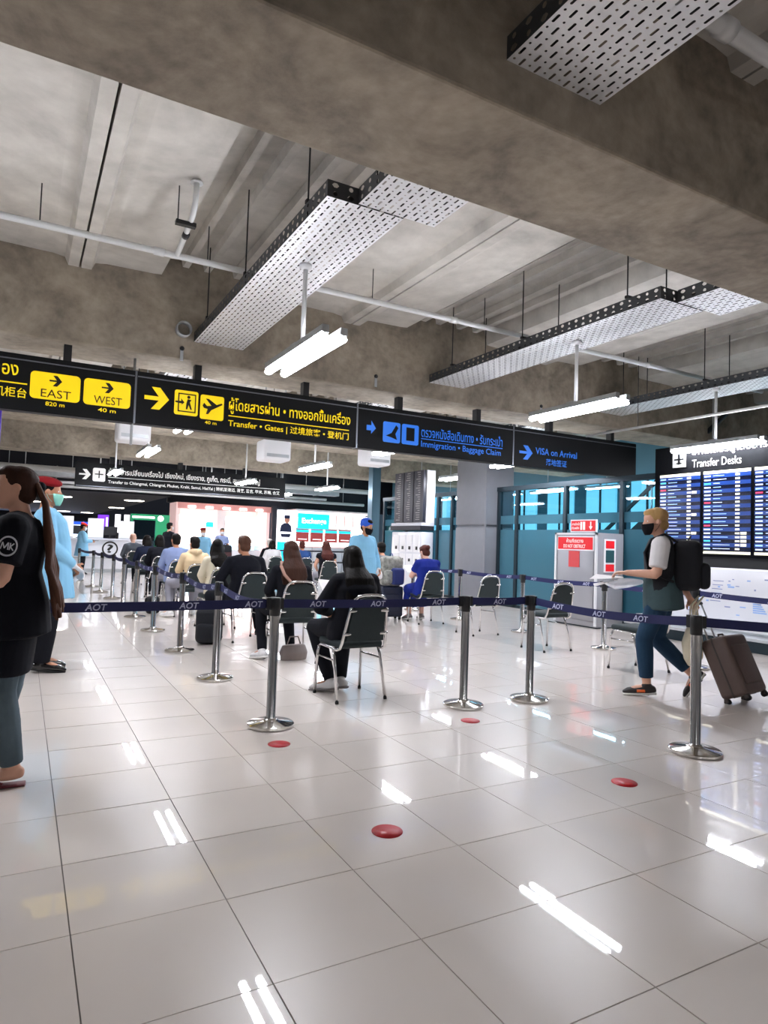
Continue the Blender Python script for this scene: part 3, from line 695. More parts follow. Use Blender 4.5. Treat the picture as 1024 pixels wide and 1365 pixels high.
m.poly([(x, f, z) for x, z in ((.12, 1.7), (.16, 1.95), (.3, 2.06), (.5, 2.06), (.62, 1.95), (.66, 1.7), (.58, 1.45), (.2, 1.45))], (0, .004, 0), 0)
m.box(.16, .62, f-.004, f, 1.6, 1.68, 2)
m.lathe([(0, 0), (.12, 0)], (.43, 0, 0), 16, 1); m.v[-32:] = [(x, f, 2.2+y*1.25) for x, y, z in m.v[-32:]]
m.box(.3, .56, f-.004, f, 2.26, 2.40, 0)
m.build('figure', [mat('poster_navy', '#1d2347', .5), mat('poster_skin', '#d9967c', .5), 'poster_white'], ps)
ex = thing('exchange_shop', 'bright counter shop with a cyan sign and brown menu boards', 'shop', (0, 0, 0))
MB().box(10.5, 14.5, SYY+1.3, SYY+1.4, 0, 2.7).build('rear_wall', 'shop_wall', ex)
MB().box(10.45, 14.5, SYY, SYY+1.3, 2.62, 2.7).build('shop_ceiling', 'shop_wall', ex)
s_ = MB().rbox(10.5, 12.0, SYY-.1, SYY+.0, 1.86, 2.52, .03, 2).build('cyan_sign', 'shop_cyan', ex)
text('lettering', 'Exchange', 'poster_white', s_, (10.68, SYY-.11, 2.02), XD, 1.15, .3, bold=.02)
for k in range(4):
    b_ = MB().box(10.45+k*.68, 11.05+k*.68, SYY-.06, SYY, 1.28, 1.84).build('menu_board', 'shop_brown', ex)
    MB().box(10.45+k*.68, 11.05+k*.68, SYY-.066, SYY-.06, 1.70, 1.80).build('cyan_header', 'shop_cyan', b_)
    MB().box(10.55+k*.68, 10.95+k*.68, SYY-.066, SYY-.06, 1.38, 1.41).build('price_line', 'poster_white', b_)
MB().box(10.4, 13.2, SYY-.02, SYY+.06, 1.84, 1.9).build('board_rail', 'shop_wall', ex)
for k in range(4):
    c = MB().box(10.42+k*.72, 11.1+k*.72, SYY-.3, SYY+.2, 0, 1.05).build('counter_front', 'white_gloss', ex)
MB().box(10.4, 13.3, SYY-.34, SYY+.25, 1.05, 1.09).build('counter_top', 'shop_pink', ex)
MB().box(10.6, 14.3, SYY+1.22, SYY+1.3, 1.1, 2.4).build('light_panel', 'shop_glow', ex)
MB().box(12.2, 14.4, SYY-.05, SYY+.02, 1.98, 2.5).build('light_panel', 'poster_white', ex)
for k in range(5): MB().box(12.3+k*.42, 12.36+k*.42, SYY-.06, SYY-.05, 1.98, 2.5).build('panel_bar', 'shop_pink', ex)
rl = thing('rail_fence', 'low dark railing in front of the far bright counters', 'railing', (0, 0, 0))
for z in (.55, .95): MB().cyl((7.6, 22.5, z), (12.3, 22.5, z), .03, 8).build('rail', 'shop_post', rl)
for x in (7.6, 8.8, 10.0, 11.1, 12.3): MB().cyl((x, 22.5, 0), (x, 22.5, .98), .03, 8).build('rail_post', 'shop_post', rl)
# ================================================================ white counter with question mark, booth
ct = thing('information_counter', 'long white information counter with a question mark emblem', 'counter', (0, 0, 0))
MB().rbox(-2.5, 4.0, 24.6, 25.4, .12, 1.12, .02, 2).build('front', 'white_gloss', ct)
MB().box(-2.5, 4.0, 24.65, 25.4, 0, .12).build('plinth', 'galv', ct)
MB().box(-2.52, 4.02, 24.5, 25.45, 1.12, 1.17).build('counter_top', 'white_gloss', ct)
MB().box(-2.5, 4.0, 24.55, 24.6, .48, .52).build('trim_line', 'galv', ct)
m = MB(); pts = []
n = 28; vs = []; fs = []
for k in range(n):
    a = 2*math.pi*k/n
    for r_ in (.21, .26): vs.append((2.72+r_*math.cos(a), 24.59, .82+r_*math.sin(a)))
for k in range(n):
    j = (k+1) % n; fs.append((2*k, 2*j, 2*j+1, 2*k+1))
m.add(vs, fs); qm = m.build('emblem_ring', 'sign_ink', ct)
text('lettering', '?', 'sign_ink', ct, (2.62, 24.585, .68), XD, .2, .29, bold=.02)
for x0, x1, z1 in ((.9, 1.55, 1.9), (2.0, 2.5, 1.85), (3.0, 3.5, 1.8)):
    o = thing('acrylic_screen', 'white framed screen panel standing on the information counter', 'screen panel', ((x0+x1)/2, 24.8, 1.17), 0, 'screens on the white counter')
    w = (x1-x0)/2
    MB().box(-w, w, 0, .02, .03, z1-1.17).build('panel', 'white_paint', o); MB().box(-w, w, -.06, .08, 0, .03).build('foot', 'galv', o)
for x in (1.75, 2.75):
    o = thing('monitor', 'black monitor standing on the white information counter', 'monitor', (x, 24.95, 1.17), 0, 'monitors on the white counter')
    MB().box(-.22, .22, -.02, .02, .12, .42).build('screen', 'black_plastic', o); MB().box(-.03, .03, -.01, .03, .02, .14).build('neck', 'black_plastic', o); MB().box(-.1, .1, -.07, .07, 0, .02).build('foot', 'black_plastic', o)
mat('booth_green', '#0f8a58', .5, emit=.15)
bo = thing('green_booth', 'small green service booth with a white round emblem', 'booth', (0, 0, 0))
MB().box(4.45, 4.95, 26.1, 26.2, 0, 1.9).build('side_panel', 'booth_green', bo); MB().box(3.55, 4.95, 26.1, 26.3, 1.9, 2.12).build('header', 'booth_green', bo)
MB().box(3.55, 3.65, 26.1, 26.2, 0, 1.9).build('post', 'booth_green', bo)
m = MB(); m.lathe([(0, 0), (.11, 0)], (4.62, 0, 0), 16); m.v = [(x, 26.09, 1.98+y) for x, y, z in m.v]; m.build('round_emblem', 'poster_white', bo)
MB().box(3.6, 4.4, 26.085, 26.095, 1.97, 2.04).build('lettering_strip', 'poster_white', bo)
MB().box(3.65, 4.45, 26.2, 26.22, .9, 1.9).build('glass_front', 'clear_glass', bo)
MB().box(3.65, 4.45, 26.12, 26.5, 0, .9).build('desk', 'white_paint', bo)
o = thing('purple_light_box', 'small purple lit panel beyond the white counter', 'sign', (2.9, 29.0, 0)); MB().box(-.2, .2, 0, .1, 1.5, 2.1).build('panel', mat('purple_lit', '#6a2be0', .4, emit=1.2), o); MB().box(-.04, .04, .02, .08, 0, 1.5).build('post', 'black_metal', o); MB().box(.1, .17, -.01, 0, 1.6, 2.0).build('stroke', 'poster_white', o)
for x in (3.45, 3.8):
    o = thing('white_light_box', 'narrow white lit panel beside the green booth', 'sign', (x, 29.0, 0), 0, 'white lit panels'); MB().box(-.1, .1, 0, .1, 1.4, 2.15).build('panel', 'poster_white', o); MB().box(-.04, .04, .02, .08, 0, 1.4).build('post', 'black_metal', o)
# downlights in the low dark ceiling
mat('downlight', '#fff4e4', .4, emit=8)
for (x, y) in ((5.0, 43), (4.6, 33), (2.7, 55), (0.4, 40), (1.5, 33), (4.4, 56), (-1.5, 50)):
    o = thing('downlight', 'round downlight in the low dark ceiling above the counter', 'ceiling lamp', (x, y, 2.95), 0, 'downlights in the dark ceiling')
    MB().lathe([(0, -.02), (.42, -.02), (.45, 0), (0, 0)], (0, 0, 0), 16).build('lens', 'downlight', o)
# ducts and pipes crowded under the far ceiling
for k, (y, z, r_, x0, x1, lab) in enumerate(((22.4, 3.25, .09, -4, 12, 'thick pale pipe under the far ceiling just behind the transfer sign'), (25.1, 3.05, .05, -4, 11, 'thin pale pipe running below the far square duct'), (25.6, 2.95, .06, -4, 13, 'pale pipe under the far ceiling above the shop fronts'))):
    o = thing('far_pipe', lab, 'pipe', (x0, y, z)); MB().cyl((0, 0, 0), (x1-x0, 0, 0), r_, 10).build('main_pipe', 'pipe_white', o)
    for x in range(1, int(x1-x0), 3): MB().cyl((x, 0, 0), (x, 0, 4.83-z), .012, 6).build('hanger_rod', 'galv', o)
o = thing('square_duct', 'square galvanised air duct crossing under the far ceiling', 'duct', (-4, 26.0, 3.3))
MB().box(0, 16, 0, .5, 0, .35).build('duct', 'galv', o)
for x in range(1, 16, 2):
    MB().box(x-.02, x+.02, -.03, .53, -.03, .38).build('flange', 'galv', o); MB().cyl((x+.5, .25, .35), (x+.5, .25, 1.5), .012, 6).build('hanger_rod', 'galv', o)
# ================================================================ stanchions with retractable belts
def make_stanchion(label, x, y, group=None, hgt=.905):
    root = thing('stanchion', label, 'stanchion', (x, y, 0), 0, group)
    b = MB().lathe([(0, 0), (.158, 0), (.166, .006), (.166, .02), (.158, .026), (.06, .04), (.044, .05), (.04, .06)], (0, 0, 0), 36).build('base', 'chrome', root, True)
    MB().lathe([(.04, .05), (.034, .062), (.034, hgt-.12)], (0, 0, 0), 24).build('pole', 'chrome', root)
    h = MB().lathe([(.034, hgt-.13), (.039, hgt-.125), (.039, hgt-.012), (.034, hgt), (0, hgt)], (0, 0, 0), 24).build('head', 'black_plastic', root)
    return root
BELTS = 0
def belt(root, q, sag=.012, letters=(), face=1, z0=.862, z1=.862, h=.062):
    p = root.location; q = Vector((q[0], q[1], 0)); d = q-Vector((p.x, p.y, 0)); L = d.length; u = d.normalized()
    a = .038; n = 14; m = MB(); nrm = Vector((-u.y, u.x, 0))
    vs = []
    for k in range(n+1):
        t = k/n; s = a+(L-2*a)*t; z = z0+(z1-z0)*t-sag*4*t*(1-t)
        c = u*s+Vector((0, 0, z)); tw = nrm*(.004*math.sin(t*9))
        for oz, on in ((-h/2, -.001), (h/2, -.001), (h/2, .001), (-h/2, .001)): vs.append(c+tw+nrm*on+Vector((0, 0, oz)))
    fs = []
    for k in range(n):
        for e in range(4): e2 = (e+1) % 4; fs.append((k*4+e, k*4+e2, k*4+4+e2, k*4+4+e))
    fs += [(3, 2, 1, 0), tuple(n*4+e for e in range(4))]
    b = m.add(vs, fs).build('belt', 'belt_blue', root)
    M = Matrix(((u.x, nrm.x, 0, 0), (u.y, nrm.y, 0, 0), (0, 0, 1, 0), (0, 0, 0, 1)))
    MB().box(.03, .06, -.012, .012, z0-.04, z0+.04, M=M).build('belt_slot', 'black_plastic', root)
    MB().box(L-.066, L-.03, -.014, .014, z1-.042, z1+.042, M=M).build('belt_clip', 'black_plastic', root)
    for t in letters:
        s = L*t; z = z0+(z1-z0)*t-sag*4*t*(1-t); c = u*s+Vector((0, 0, z-.021))+nrm*(.004*math.sin(t*9))
        xd = u*face; org = c-xd*.065+nrm*(-.0035*face)
        text('lettering', 'AOT', 'belt_text', b, org, xd, .13, .042, bold=.02, shear=.15)
    return b
LR = 'stanchions along the left belt row'
S = {}
S['a'] = make_stanchion('chrome stanchion at the belt corner behind the front seated woman\'s chair', 1.62, 4.53)
S['b'] = make_stanchion('chrome stanchion standing between the front chair and the first empty chair', 3.27, 4.5)
S['c'] = make_stanchion('chrome stanchion where the front belt turns towards the walking woman', 3.95, 4.47)
S['d'] = make_stanchion('chrome stanchion overlapping the brown suitcase, belt running on past it', 4.0, 2.89)
S['z'] = make_stanchion('chrome stanchion behind the woman in the black t-shirt', -1.0, 4.6)
S['e'] = make_stanchion('chrome stanchion in front of the black backpack on the floor', 1.66, 6.21)
S['f'] = make_stanchion('chrome stanchion beside the seat of the hooded person', 1.67, 7.84)
S['g'] = make_stanchion('chrome stanchion beside the man in the pale blue shirt', 1.67, 9.61)
S['h'] = make_stanchion('chrome stanchion of the left row next to the dark-clad pair', 1.67, 11.25)
prev = 'h'
for k, (x, y) in enumerate(((1.70, 12.95), (1.70, 14.6), (1.65, 16.3), (1.62, 18.0), (1.45, 20.2))):
    S['f%d' % k] = make_stanchion('slim chrome stanchion in the far stretch of belt before the white counter', x, y, 'far stanchions before the counter')
S['q'] = make_stanchion('chrome stanchion between the walking woman and the map panel', 6.92, 5.02)
S['p'] = make_stanchion('chrome stanchion behind the third empty chair and the plastic bag', 6.95, 6.41)
S['n'] = make_stanchion('chrome stanchion behind the middle empty chair before the hose cabinet', 6.95, 8.07)
S['o'] = make_stanchion('chrome stanchion beside the empty chair before the grey column', 6.96, 9.77)
S['y'] = make_stanchion('chrome stanchion at the near end of the right belt row by the map panel', 6.95, 3.2)
S['x'] = make_stanchion('chrome stanchion at the outer end of the belt past the suitcase', 5.6, 1.4)
S['w'] = make_stanchion('chrome stanchion at the far end of the right row behind the woman in blue', 6.96, 11.4)
def P(k): return S[k].location
belt(S['z'], P('a'), letters=(.55, .77, .96-.02), sag=.01)
belt(S['a'], P('b'), letters=(.2, .50, .84), sag=.01)
belt(S['b'], P('c'), letters=(.5,), sag=.006)
belt(S['c'], P('d'), letters=(.2, .48, .72), sag=.035, face=1)
for t_ in (): pass
belt(S['d'], P('x'), sag=.02)
for a_, b_ in (('a', 'e'), ('e', 'f'), ('f', 'g'), ('g', 'h'), ('h', 'f0'), ('f0', 'f1'), ('f1', 'f2'), ('f2', 'f3'), ('f3', 'f4')):
    L3 = (.15, .4, .65, .85) if a_ in 'aefg' else ()
    belt(S[b_], P(a_), letters=L3, sag=.05 if a_ in 'ae' else .03, face=1)
for a_, b_ in (('w', 'o'), ('o', 'n'), ('n', 'p'), ('p', 'q'), ('q', 'y')): belt(S[a_], P(b_), letters=(.15, .5, .8), sag=.02, face=1)
# letters of the c-d belt face the hall's near side as well
# ================================================================ red floor dots
for x, y, lab in ((1.53, 4.10, 'red round floor sticker beside the corner stanchion'), (3.05, 4.10, 'red round floor sticker before the second stanchion'),
                  (3.09, 2.68, 'red round floor sticker near the stanchion by the suitcase'), (1.54, 2.68, 'red round floor sticker alone on the open tiles')):
    o = MB().lathe([(0, .0), (.072, .0), (.072, .0022), (0, .0022)], (0, 0, 0), 32).build('floor_sticker', 'red_dot'); o.location = (x, y, .0006); tag(o, lab, 'floor sticker')
# ================================================================ banquet chairs
def make_chair():
    root = thing('banquet_chair', 'x', 'chair', (0, 0, 0), 0, 'banquet chairs in the waiting rows')
    pts = []
    half = [(.212, .175, .415), (.215, .13, .437), (.215, -.05, .432), (.215, -.17, .425), (.212, -.215, .445), (.205, -.235, .49), (.185, -.275, .66), (.168, -.305, .79), (.15, -.32, .845), (.115, -.332, .878), (.06, -.335, .888)]
    path = half+[(0, -.336, .889)]+[(-x, y, z) for x, y, z in reversed(half)]
    MB().tube(path, .0125, 10).build('frame', 'chair_chrome', root)
    for s in (-1, 1):
        l = MB().tube([(s*.212, .175, .415), (s*.215, .195, .37), (s*.222, .215, .02)], .0125, 10).build('leg', 'chair_chrome', root)
        MB().cyl((s*.222, .2158, .022), (s*.2222, .2165, 0), .015, 10).build('foot_cap', 'rubber', l)
        l = MB().tube([(s*.215, -.1, .43), (s*.218, -.13, .37), (s*.228, -.225, .02)], .0125, 10).build('leg', 'chair_chrome', root)
        MB().cyl((s*.228, -.225, .022), (s*.2285, -.229, 0), .015, 10).build('foot_cap', 'rubber', l)
        MB().cyl((s*.216, .198, .335), (s*.219, -.14, .335), .009, 8).build('stretcher', 'chair_chrome', root)
        for z, y in ((.565, -.268), (.76, -.316)):
            xx = .196-.12*(z-.565); MB().loft([(s*(xx+.004), y, z), (s*(xx-.055), y+.012, z)], [(.014, .012)]*2, (0, 0, 1), 10, .5).build('clip', 'chair_chrome', root)
    MB().rbox(-.205, .205, -.205, .215, .435, .495, .025, 3).build('seat', 'chair_pad', root)
    # tapered, arched back pad
    n = 14; outl = []
    for k in range(n+1):
        a = math.pi*k/n; outl.append((.148*math.cos(a)**1 if True else 0, .80+.068*math.sin(a)))
    prof = [(.185, .50), (.178, .58), (.165, .7)]+outl+[(-.165, .7), (-.178, .58), (-.185, .50)]
    def yb(z): return -.232-.24*(z-.48)
    bm = bmesh.new()
    f1 = [bm.verts.new((x, yb(z)-.012, z)) for x, z in prof]; f2 = [bm.verts.new((x, yb(z)+.026, z)) for x, z in prof]
    bm.faces.new(f1); bm.faces.new(list(reversed(f2)))
    for k in range(len(prof)): k2 = (k+1) % len(prof); bm.faces.new((f1[k2], f1[k], f2[k], f2[k2]))
    bmesh.ops.recalc_face_normals(bm, faces=bm.faces)
    eds = [e for e in bm.edges if not (e.verts[0] in f1) ^ (e.verts[1] in f1)]
    bmesh.ops.bevel(bm, geom=eds, offset=.01, segments=2, affect='EDGES')
    me = bpy.data.meshes.new('backrest'); bm.to_mesh(me); bm.free(); me.materials.append(MATS['chair_pad'])
    for p in me.polygons: p.use_smooth = True
    me.set_sharp_from_angle(angle=R(50)); link('backrest', me, root)
    return root
CH0 = make_chair(); CHN = [0]
def chair(x, y, label, rz=0.):
    o = CH0 if CHN[0] == 0 else copy_tree(CH0)
    CHN[0] += 1; o.location = (x, y, 0); o.rotation_euler = (0, 0, R(rz)); o['label'] = label
    return o
CHX = 2.56
chair(2.54, 5.16, 'chrome framed black padded chair of the front woman with long black hair', 2)
chair(2.64, 6.86, 'chrome framed black padded chair of the woman with a pink bag strap', -4)
chair(2.60, 8.50, 'chrome framed black padded chair of the man in the dark suit', 8)
chair(2.56, 9.75, 'chrome framed black padded chair of the woman in the cream jacket', 4)
chair(2.50, 10.98, 'chrome framed black padded chair of the person in the beige hood', 3)
chair(2.58, 12.75, 'chrome framed black padded chair of the man in the pale blue shirt', 0)
chair(2.60, 14.65, 'chrome framed black padded chair of the nearer dark-clad person', 0)
chair(2.52, 15.75, 'chrome framed black padded chair of the farther dark-clad person', 0)
chair(2.66, 18.9, 'chrome framed black padded chair of the bald man in grey', 0)
chair(6.10, 5.13, 'empty black chair half hidden behind the walking woman', 0)
chair(6.12, 6.63, 'empty black chair in front of the grey hose cabinet', 0)
chair(6.12, 8.13, 'empty black chair in front of the grey column', 0)
chair(6.08, 9.52, 'chrome framed black padded chair of the woman in the blue dress', -6)
chair(6.06, 11.1, 'chrome framed black padded chair of the man beyond the camouflage backpack', 0)
chair(6.08, 13.75, 'chrome framed black padded chair of the brown haired woman with bare arms', -8)
chair(6.35, 15.9, 'chrome framed black padded chair of the person in the dark blue shirt', 0)
chair(6.20, 18.0, 'chrome framed black padded chair of the pale haired person in black', 0)
chair(5.9, 16.9, 'chrome framed black padded chair of the person in the white top', 0)
# ================================================================ people
mat('skin_light', '#d9a68c', .5, var=.04, scale=8); mat('skin_tan', '#b9805f', .5, var=.04, scale=8); mat('skin_pink', '#e0b09a', .5, var=.04, scale=8)
mat('eye_white', '#f2efec', .2); mat('eye_dark', '#1d120c', .2); mat('lips', '#b5615a', .4)
def hair_mat(name, c): return mat(name, c, .55, spec=.12, bump=.25, bscale=60, stretch=(1, 1, .12), var=.25, scale=14)
hair_mat('hair_black', '#14110f'); hair_mat('hair_brown', '#3a241c'); hair_mat('hair_red', '#4a2520'); hair_mat('hair_blond', '#c7a06a'); hair_mat('hair_mid', '#5a3d30'); hair_mat('hair_white', '#cfc8c2')
def cloth(name, c, var=.08): return mat(name, c, .9, var=var, scale=5, bump=.3, bscale=9, spec=.2)
cloth('gown_blue', '#86bede', .07); cloth('black_cloth', '#12131a'); cloth('navy_cloth', '#1c2236'); cloth('tee_black', '#101118'); cloth('suit_black', '#15161e'); cloth('denim', '#274058', .15); cloth('denim_grey', '#56646c', .25)
cloth('dress_blue', '#1a2a80'); cloth('grey_cloth', '#5a6068'); cloth('shirt_bluegrey', '#8d9cc4'); cloth('hood_beige', '#d5bd98'); cloth('cream_cloth', '#e2d8bf'); cloth('white_cloth', '#ece9ea'); cloth('teal_grey', '#46595d'); cloth('pant_grey', '#8b8a94'); cloth('red_dark', '#5c1c22'); cloth('blue_shirt', '#2d4a7d')
cloth('beret_red', '#d2321f'); cloth('beret_dark', '#7a1218'); cloth('cap_blue', '#2e57b8'); cloth('mask_green', '#8fd0bd'); cloth('mask_white', '#e3e7ee'); cloth('mask_black', '#15151a'); cloth('glove_white', '#e6e4e6')
mat('shoe_black', '#0c0c0e', .18, coat=.5); mat('shoe_white', '#dcdad9', .5); mat('shoe_grey', '#7b7473', .6); mat('shoe_dark', '#231c1c', .55); mat('sole_white', '#e9e6e2', .5); mat('shoe_orange', '#f06a28', .5); mat('sandal_red', '#6b1c26', .5)

def V(*a): return Vector(a)
def lerp(a, b, t): return Vector(a)*(1-t)+Vector(b)*t
def remeshed(name, mb, m, parent, vox=.012, sm=3, clampz=None):
    me = bpy.data.meshes.new('tmp'); me.from_pydata(mb.v, [], mb.f)
    o = bpy.data.objects.new('tmp', me); COL.objects.link(o)
    r_ = o.modifiers.new('r', 'REMESH'); r_.mode = 'VOXEL'; r_.voxel_size = vox; r_.use_smooth_shade = True
    if sm:
        s_ = o.modifiers.new('s', 'SMOOTH'); s_.iterations = sm; s_.factor = .5
    dg = bpy.context.evaluated_depsgraph_get(); out = bpy.data.meshes.new_from_object(o.evaluated_get(dg))
    bpy.data.objects.remove(o); bpy.data.meshes.remove(me)
    if clampz is not None:
        for v in out.vertices:
            if v.co.z < clampz: v.co.z = clampz
    out.materials.clear(); out.materials.append(MATS[m]); out.name = name
    for p in out.polygons: p.use_smooth = True
    return link(name, out, parent)

STAND = dict(pel=V(0, 0, .95), spi=V(0, .012, 1.13), che=V(0, 0, 1.29), nek=V(0, -.015, 1.435), hed=V(0, .02, 1.585),
             shL=V(-.175, -.01, 1.36), elL=V(-.225, -.03, 1.12), wrL=V(-.235, .03, .88), shR=V(.175, -.01, 1.36), elR=V(.225, -.03, 1.12), wrR=V(.235, .03, .88),
             hiL=V(-.09, 0, .92), knL=V(-.095, .02, .50), anL=V(-.1, -.02, .085), toL=V(-.12, .15, .03), hiR=V(.09, 0, .92), knR=V(.095, .02, .50), anR=V(.1, -.02, .085), toR=V(.12, .15, .03))
SIT = dict(pel=V(0, -.06, .575), spi=V(0, -.10, .755), che=V(0, -.09, .92), nek=V(0, -.065, 1.07), hed=V(0, -.02, 1.205),
           shL=V(-.172, -.085, .995), elL=V(-.235, -.02, .77), wrL=V(-.13, .2, .66), shR=V(.172, -.085, .995), elR=V(.235, -.02, .77), wrR=V(.13, .2, .66),
           hiL=V(-.09, -.04, .56), knL=V(-.12, .38, .545), anL=V(-.12, .33, .085), toL=V(-.14, .5, .03), hiR=V(.09, -.04, .56), knR=V(.12, .38, .545), anR=V(.12, .33, .085), toR=V(.14, .5, .03))

def head_mat(J, look):          # local head frame: X right, Y forward, Z up
    return Matrix.Translation(J['hed']) @ Euler((R(look[0]), R(look[2]) if len(look) > 2 else 0, R(look[1]))).to_matrix().to_4x4()
def hd_loft(mb, H, rings, seg=16):
    vs = []; fs = []
    for z, rx, ry, yo in rings:
        for k in range(seg):
            a = 2*math.pi*k/seg; vs.append(H @ Vector((rx*math.cos(a), yo+ry*math.sin(a), z)))
    n = len(rings)
    for i in range(n-1):
        for k in range(seg):
            k2 = (k+1) % seg; fs.append((i*seg+k, i*seg+k2, (i+1)*seg+k2, (i+1)*seg+k))
    fs.append(tuple(reversed(range(seg)))); fs.append(tuple((n-1)*seg+k for k in range(seg)))
    mb.add(vs, fs, 0, True)
HEAD = [(-.115, .018, .02, .05), (-.105, .038, .04, .045), (-.08, .054, .064, .028), (-.05, .062, .08, .014), (-.02, .067, .089, .006), (.015, .071, .093, 0), (.045, .073, .095, -.002), (.075, .068, .088, -.006), (.098, .05, .066, -.01), (.112, .024, .034, -.012)]
def hand(mb, wr, el, nrm, ts, curl, s=1., spread=.0):
    d = (wr-el).normalized() if not isinstance(el, tuple) else Vector(el).normalized()
    n = Vector(nrm); n = (n-d*n.dot(d)).normalized(); lat = d.cross(n).normalized()
    kn = wr+d*.085*s
    mb.loft([wr-d*.02, wr+d*.025*s, wr+d*.06*s, kn], [(.025*s, .019*s), (.034*s, .017*s), (.041*s, .016*s), (.04*s, .013*s)], lat, 10)
    for off, L in ((-.03, .066), (-.0105, .08), (.0105, .084), (.03, .072)):
        off *= -ts
        p = kn+lat*off*s-d*.008*s; dirv = (d+lat*off*spread*6).normalized(); pts = [p]; a = curl
        for q in (.45, .32, .26):
            dirv = Matrix.Rotation(-a, 3, lat) @ dirv; p = p+dirv*L*q*s; pts.append(p); a = curl*1.1
        mb.loft(pts, [.0098*s, .0092*s, .0085*s, .0072*s], lat, 8)
    b = wr+d*.028*s+lat*ts*.03*s; t1 = (d*.62+lat*ts*.7-n*.25).normalized(); m1 = b+t1*.04*s; t2 = (d*.9+lat*ts*.15-n*.35*(1 if curl > .3 else .3)).normalized()
    mb.loft([b-t1*.012*s, m1, m1+t2*.034*s], [.014*s, .0115*s, .0085*s], n, 8)
    return d, n, lat

def person(label, loc, rz=0., s=1., sit=False, pose=None, look=(0, 0), skin='skin_tan', fat=1., vox=.011, group=None, curl=.5,
           palmL=None, palmR=None, barefoot=False, hdirL=None, hdirR=None):
    J = {k: v.copy() for k, v in (SIT if sit else STAND).items()}
    if pose: J.update({k: Vector(v) for k, v in pose.items()})
    if sit:
        p = J['pel'].copy(); q = V(p.x, p.y, .58)
        for k in J:
            if k[:2] not in ('kn', 'an', 'to'): J[k] = q+(J[k]-p)*s
    else:
        for k in J: J[k] = J[k]*s
    root = thing('person', label, 'person', (loc[0], loc[1], loc[2] if len(loc) > 2 else 0), R(rz), group)
    H = head_mat(J, look) @ Matrix.Scale(s, 4)
    P_ = dict(root=root, J=J, H=H, s=s, fat=fat, vox=vox, sit=sit)
    mb = MB(); side = (J['shR']-J['shL']).normalized(); P_['side'] = side
    hside = (J['hiR']-J['hiL']).normalized(); P_['hside'] = hside
    body_torso(mb, P_, 0)
    upn = (J['hed']-J['nek'])
    mb.loft([J['nek']-upn*.25, J['nek'], J['nek']+upn*.6], [.062*s, .052*s, .05*s], side, 12)
    hd_loft(mb, H, HEAD)
    mb.loft([H @ V(0, .088, .02), H @ V(0, .102, -.008), H @ V(0, .104, -.025)], [.008*s, .012*s, .015*s], side, 8)
    for sx in (-1, 1): mb.loft([H @ V(sx*.073, -.005, -.035), H @ V(sx*.08, -.012, -.005), H @ V(sx*.076, -.008, .02)], [(.008*s, .012*s), (.01*s, .02*s), (.007*s, .012*s)], H.to_3x3() @ V(1, 0, 0), 8)
    mb.loft([H @ V(-.022, .083, -.058), H @ V(0, .092, -.058), H @ V(.022, .083, -.058)], [.006*s, .009*s, .006*s], (0, 0, 1), 8)
    for c, hdv, pn in (('L', hdirL, palmL), ('R', hdirR, palmR)):
        sh, el, wr = J['sh'+c], J['el'+c], J['wr'+c]
        mb.loft([lerp(sh, el, .06), lerp(sh, el, .5), el], [.045*s*fat, .046*s*fat, .040*s*fat], side, 12)
        mb.loft([el, lerp(el, wr, .35), wr], [.041*s*fat, .038*s*fat, (.026*s)], side, 12)
        ts = -1 if c == 'L' else 1
        nn = pn if pn else ((0, 0, 1) if sit else (-ts*-1., 0, .1))
        hand(mb, wr, tuple(hdv) if hdv else el, nn, -ts if not pn else -ts, curl, s)
        hp, kn, an, to = J['hi'+c], J['kn'+c], J['an'+c], J['to'+c]
        mb.loft([hp, lerp(hp, kn, .5), kn], [.085*s*fat, .072*s*fat, .055*s*fat], hside, 12)
        mb.loft([kn, lerp(kn, an, .35), an], [.053*s*fat, .052*s*fat, .036*s], hside, 12)
        fd = (to-an); fd2 = V(fd.x, fd.y, fd.z*.6)
        mb.loft([an-fd.normalized()*.045*s-V(0, 0, .03*s), an+V(0, 0, -.015*s), lerp(an, to, .5)+V(0, 0, .005), to], [(.03*s, .03*s), (.033*s, .04*s), (.038*s, .03*s), (.036*s, .018*s)], hside, 10)
    remeshed('body', mb, skin, root, vox, 2)
    for sx in (-1, 1):
        e = MB().ball(H @ V(sx*.03, .0725, .012), .011*s, 10).build('eye', 'eye_white', root)
        MB().ball(H @ V(sx*.03, .0795, .012), .0046*s, 8).build('iris', 'eye_dark', e)
    return P_
def body_torso(mb, P_, inf):
    J, s, fat, side = P_['J'], P_['s'], P_['fat'], P_['side']
    up_ = (J['spi']-J['pel']).normalized()
    a = [J['pel']-up_*.075*s, J['pel'], J['spi'], J['che'], lerp(J['che'], J['nek'], .55), J['nek']]
    r_ = [(.135, .095), (.165, .118), (.140, .105), (.163, .115), (.155, .088), (.062, .058)]
    mb.loft(a, [((x*fat*s+inf), (y*fat*s+inf)) for x, y in r_], side, 18, power=2.3)
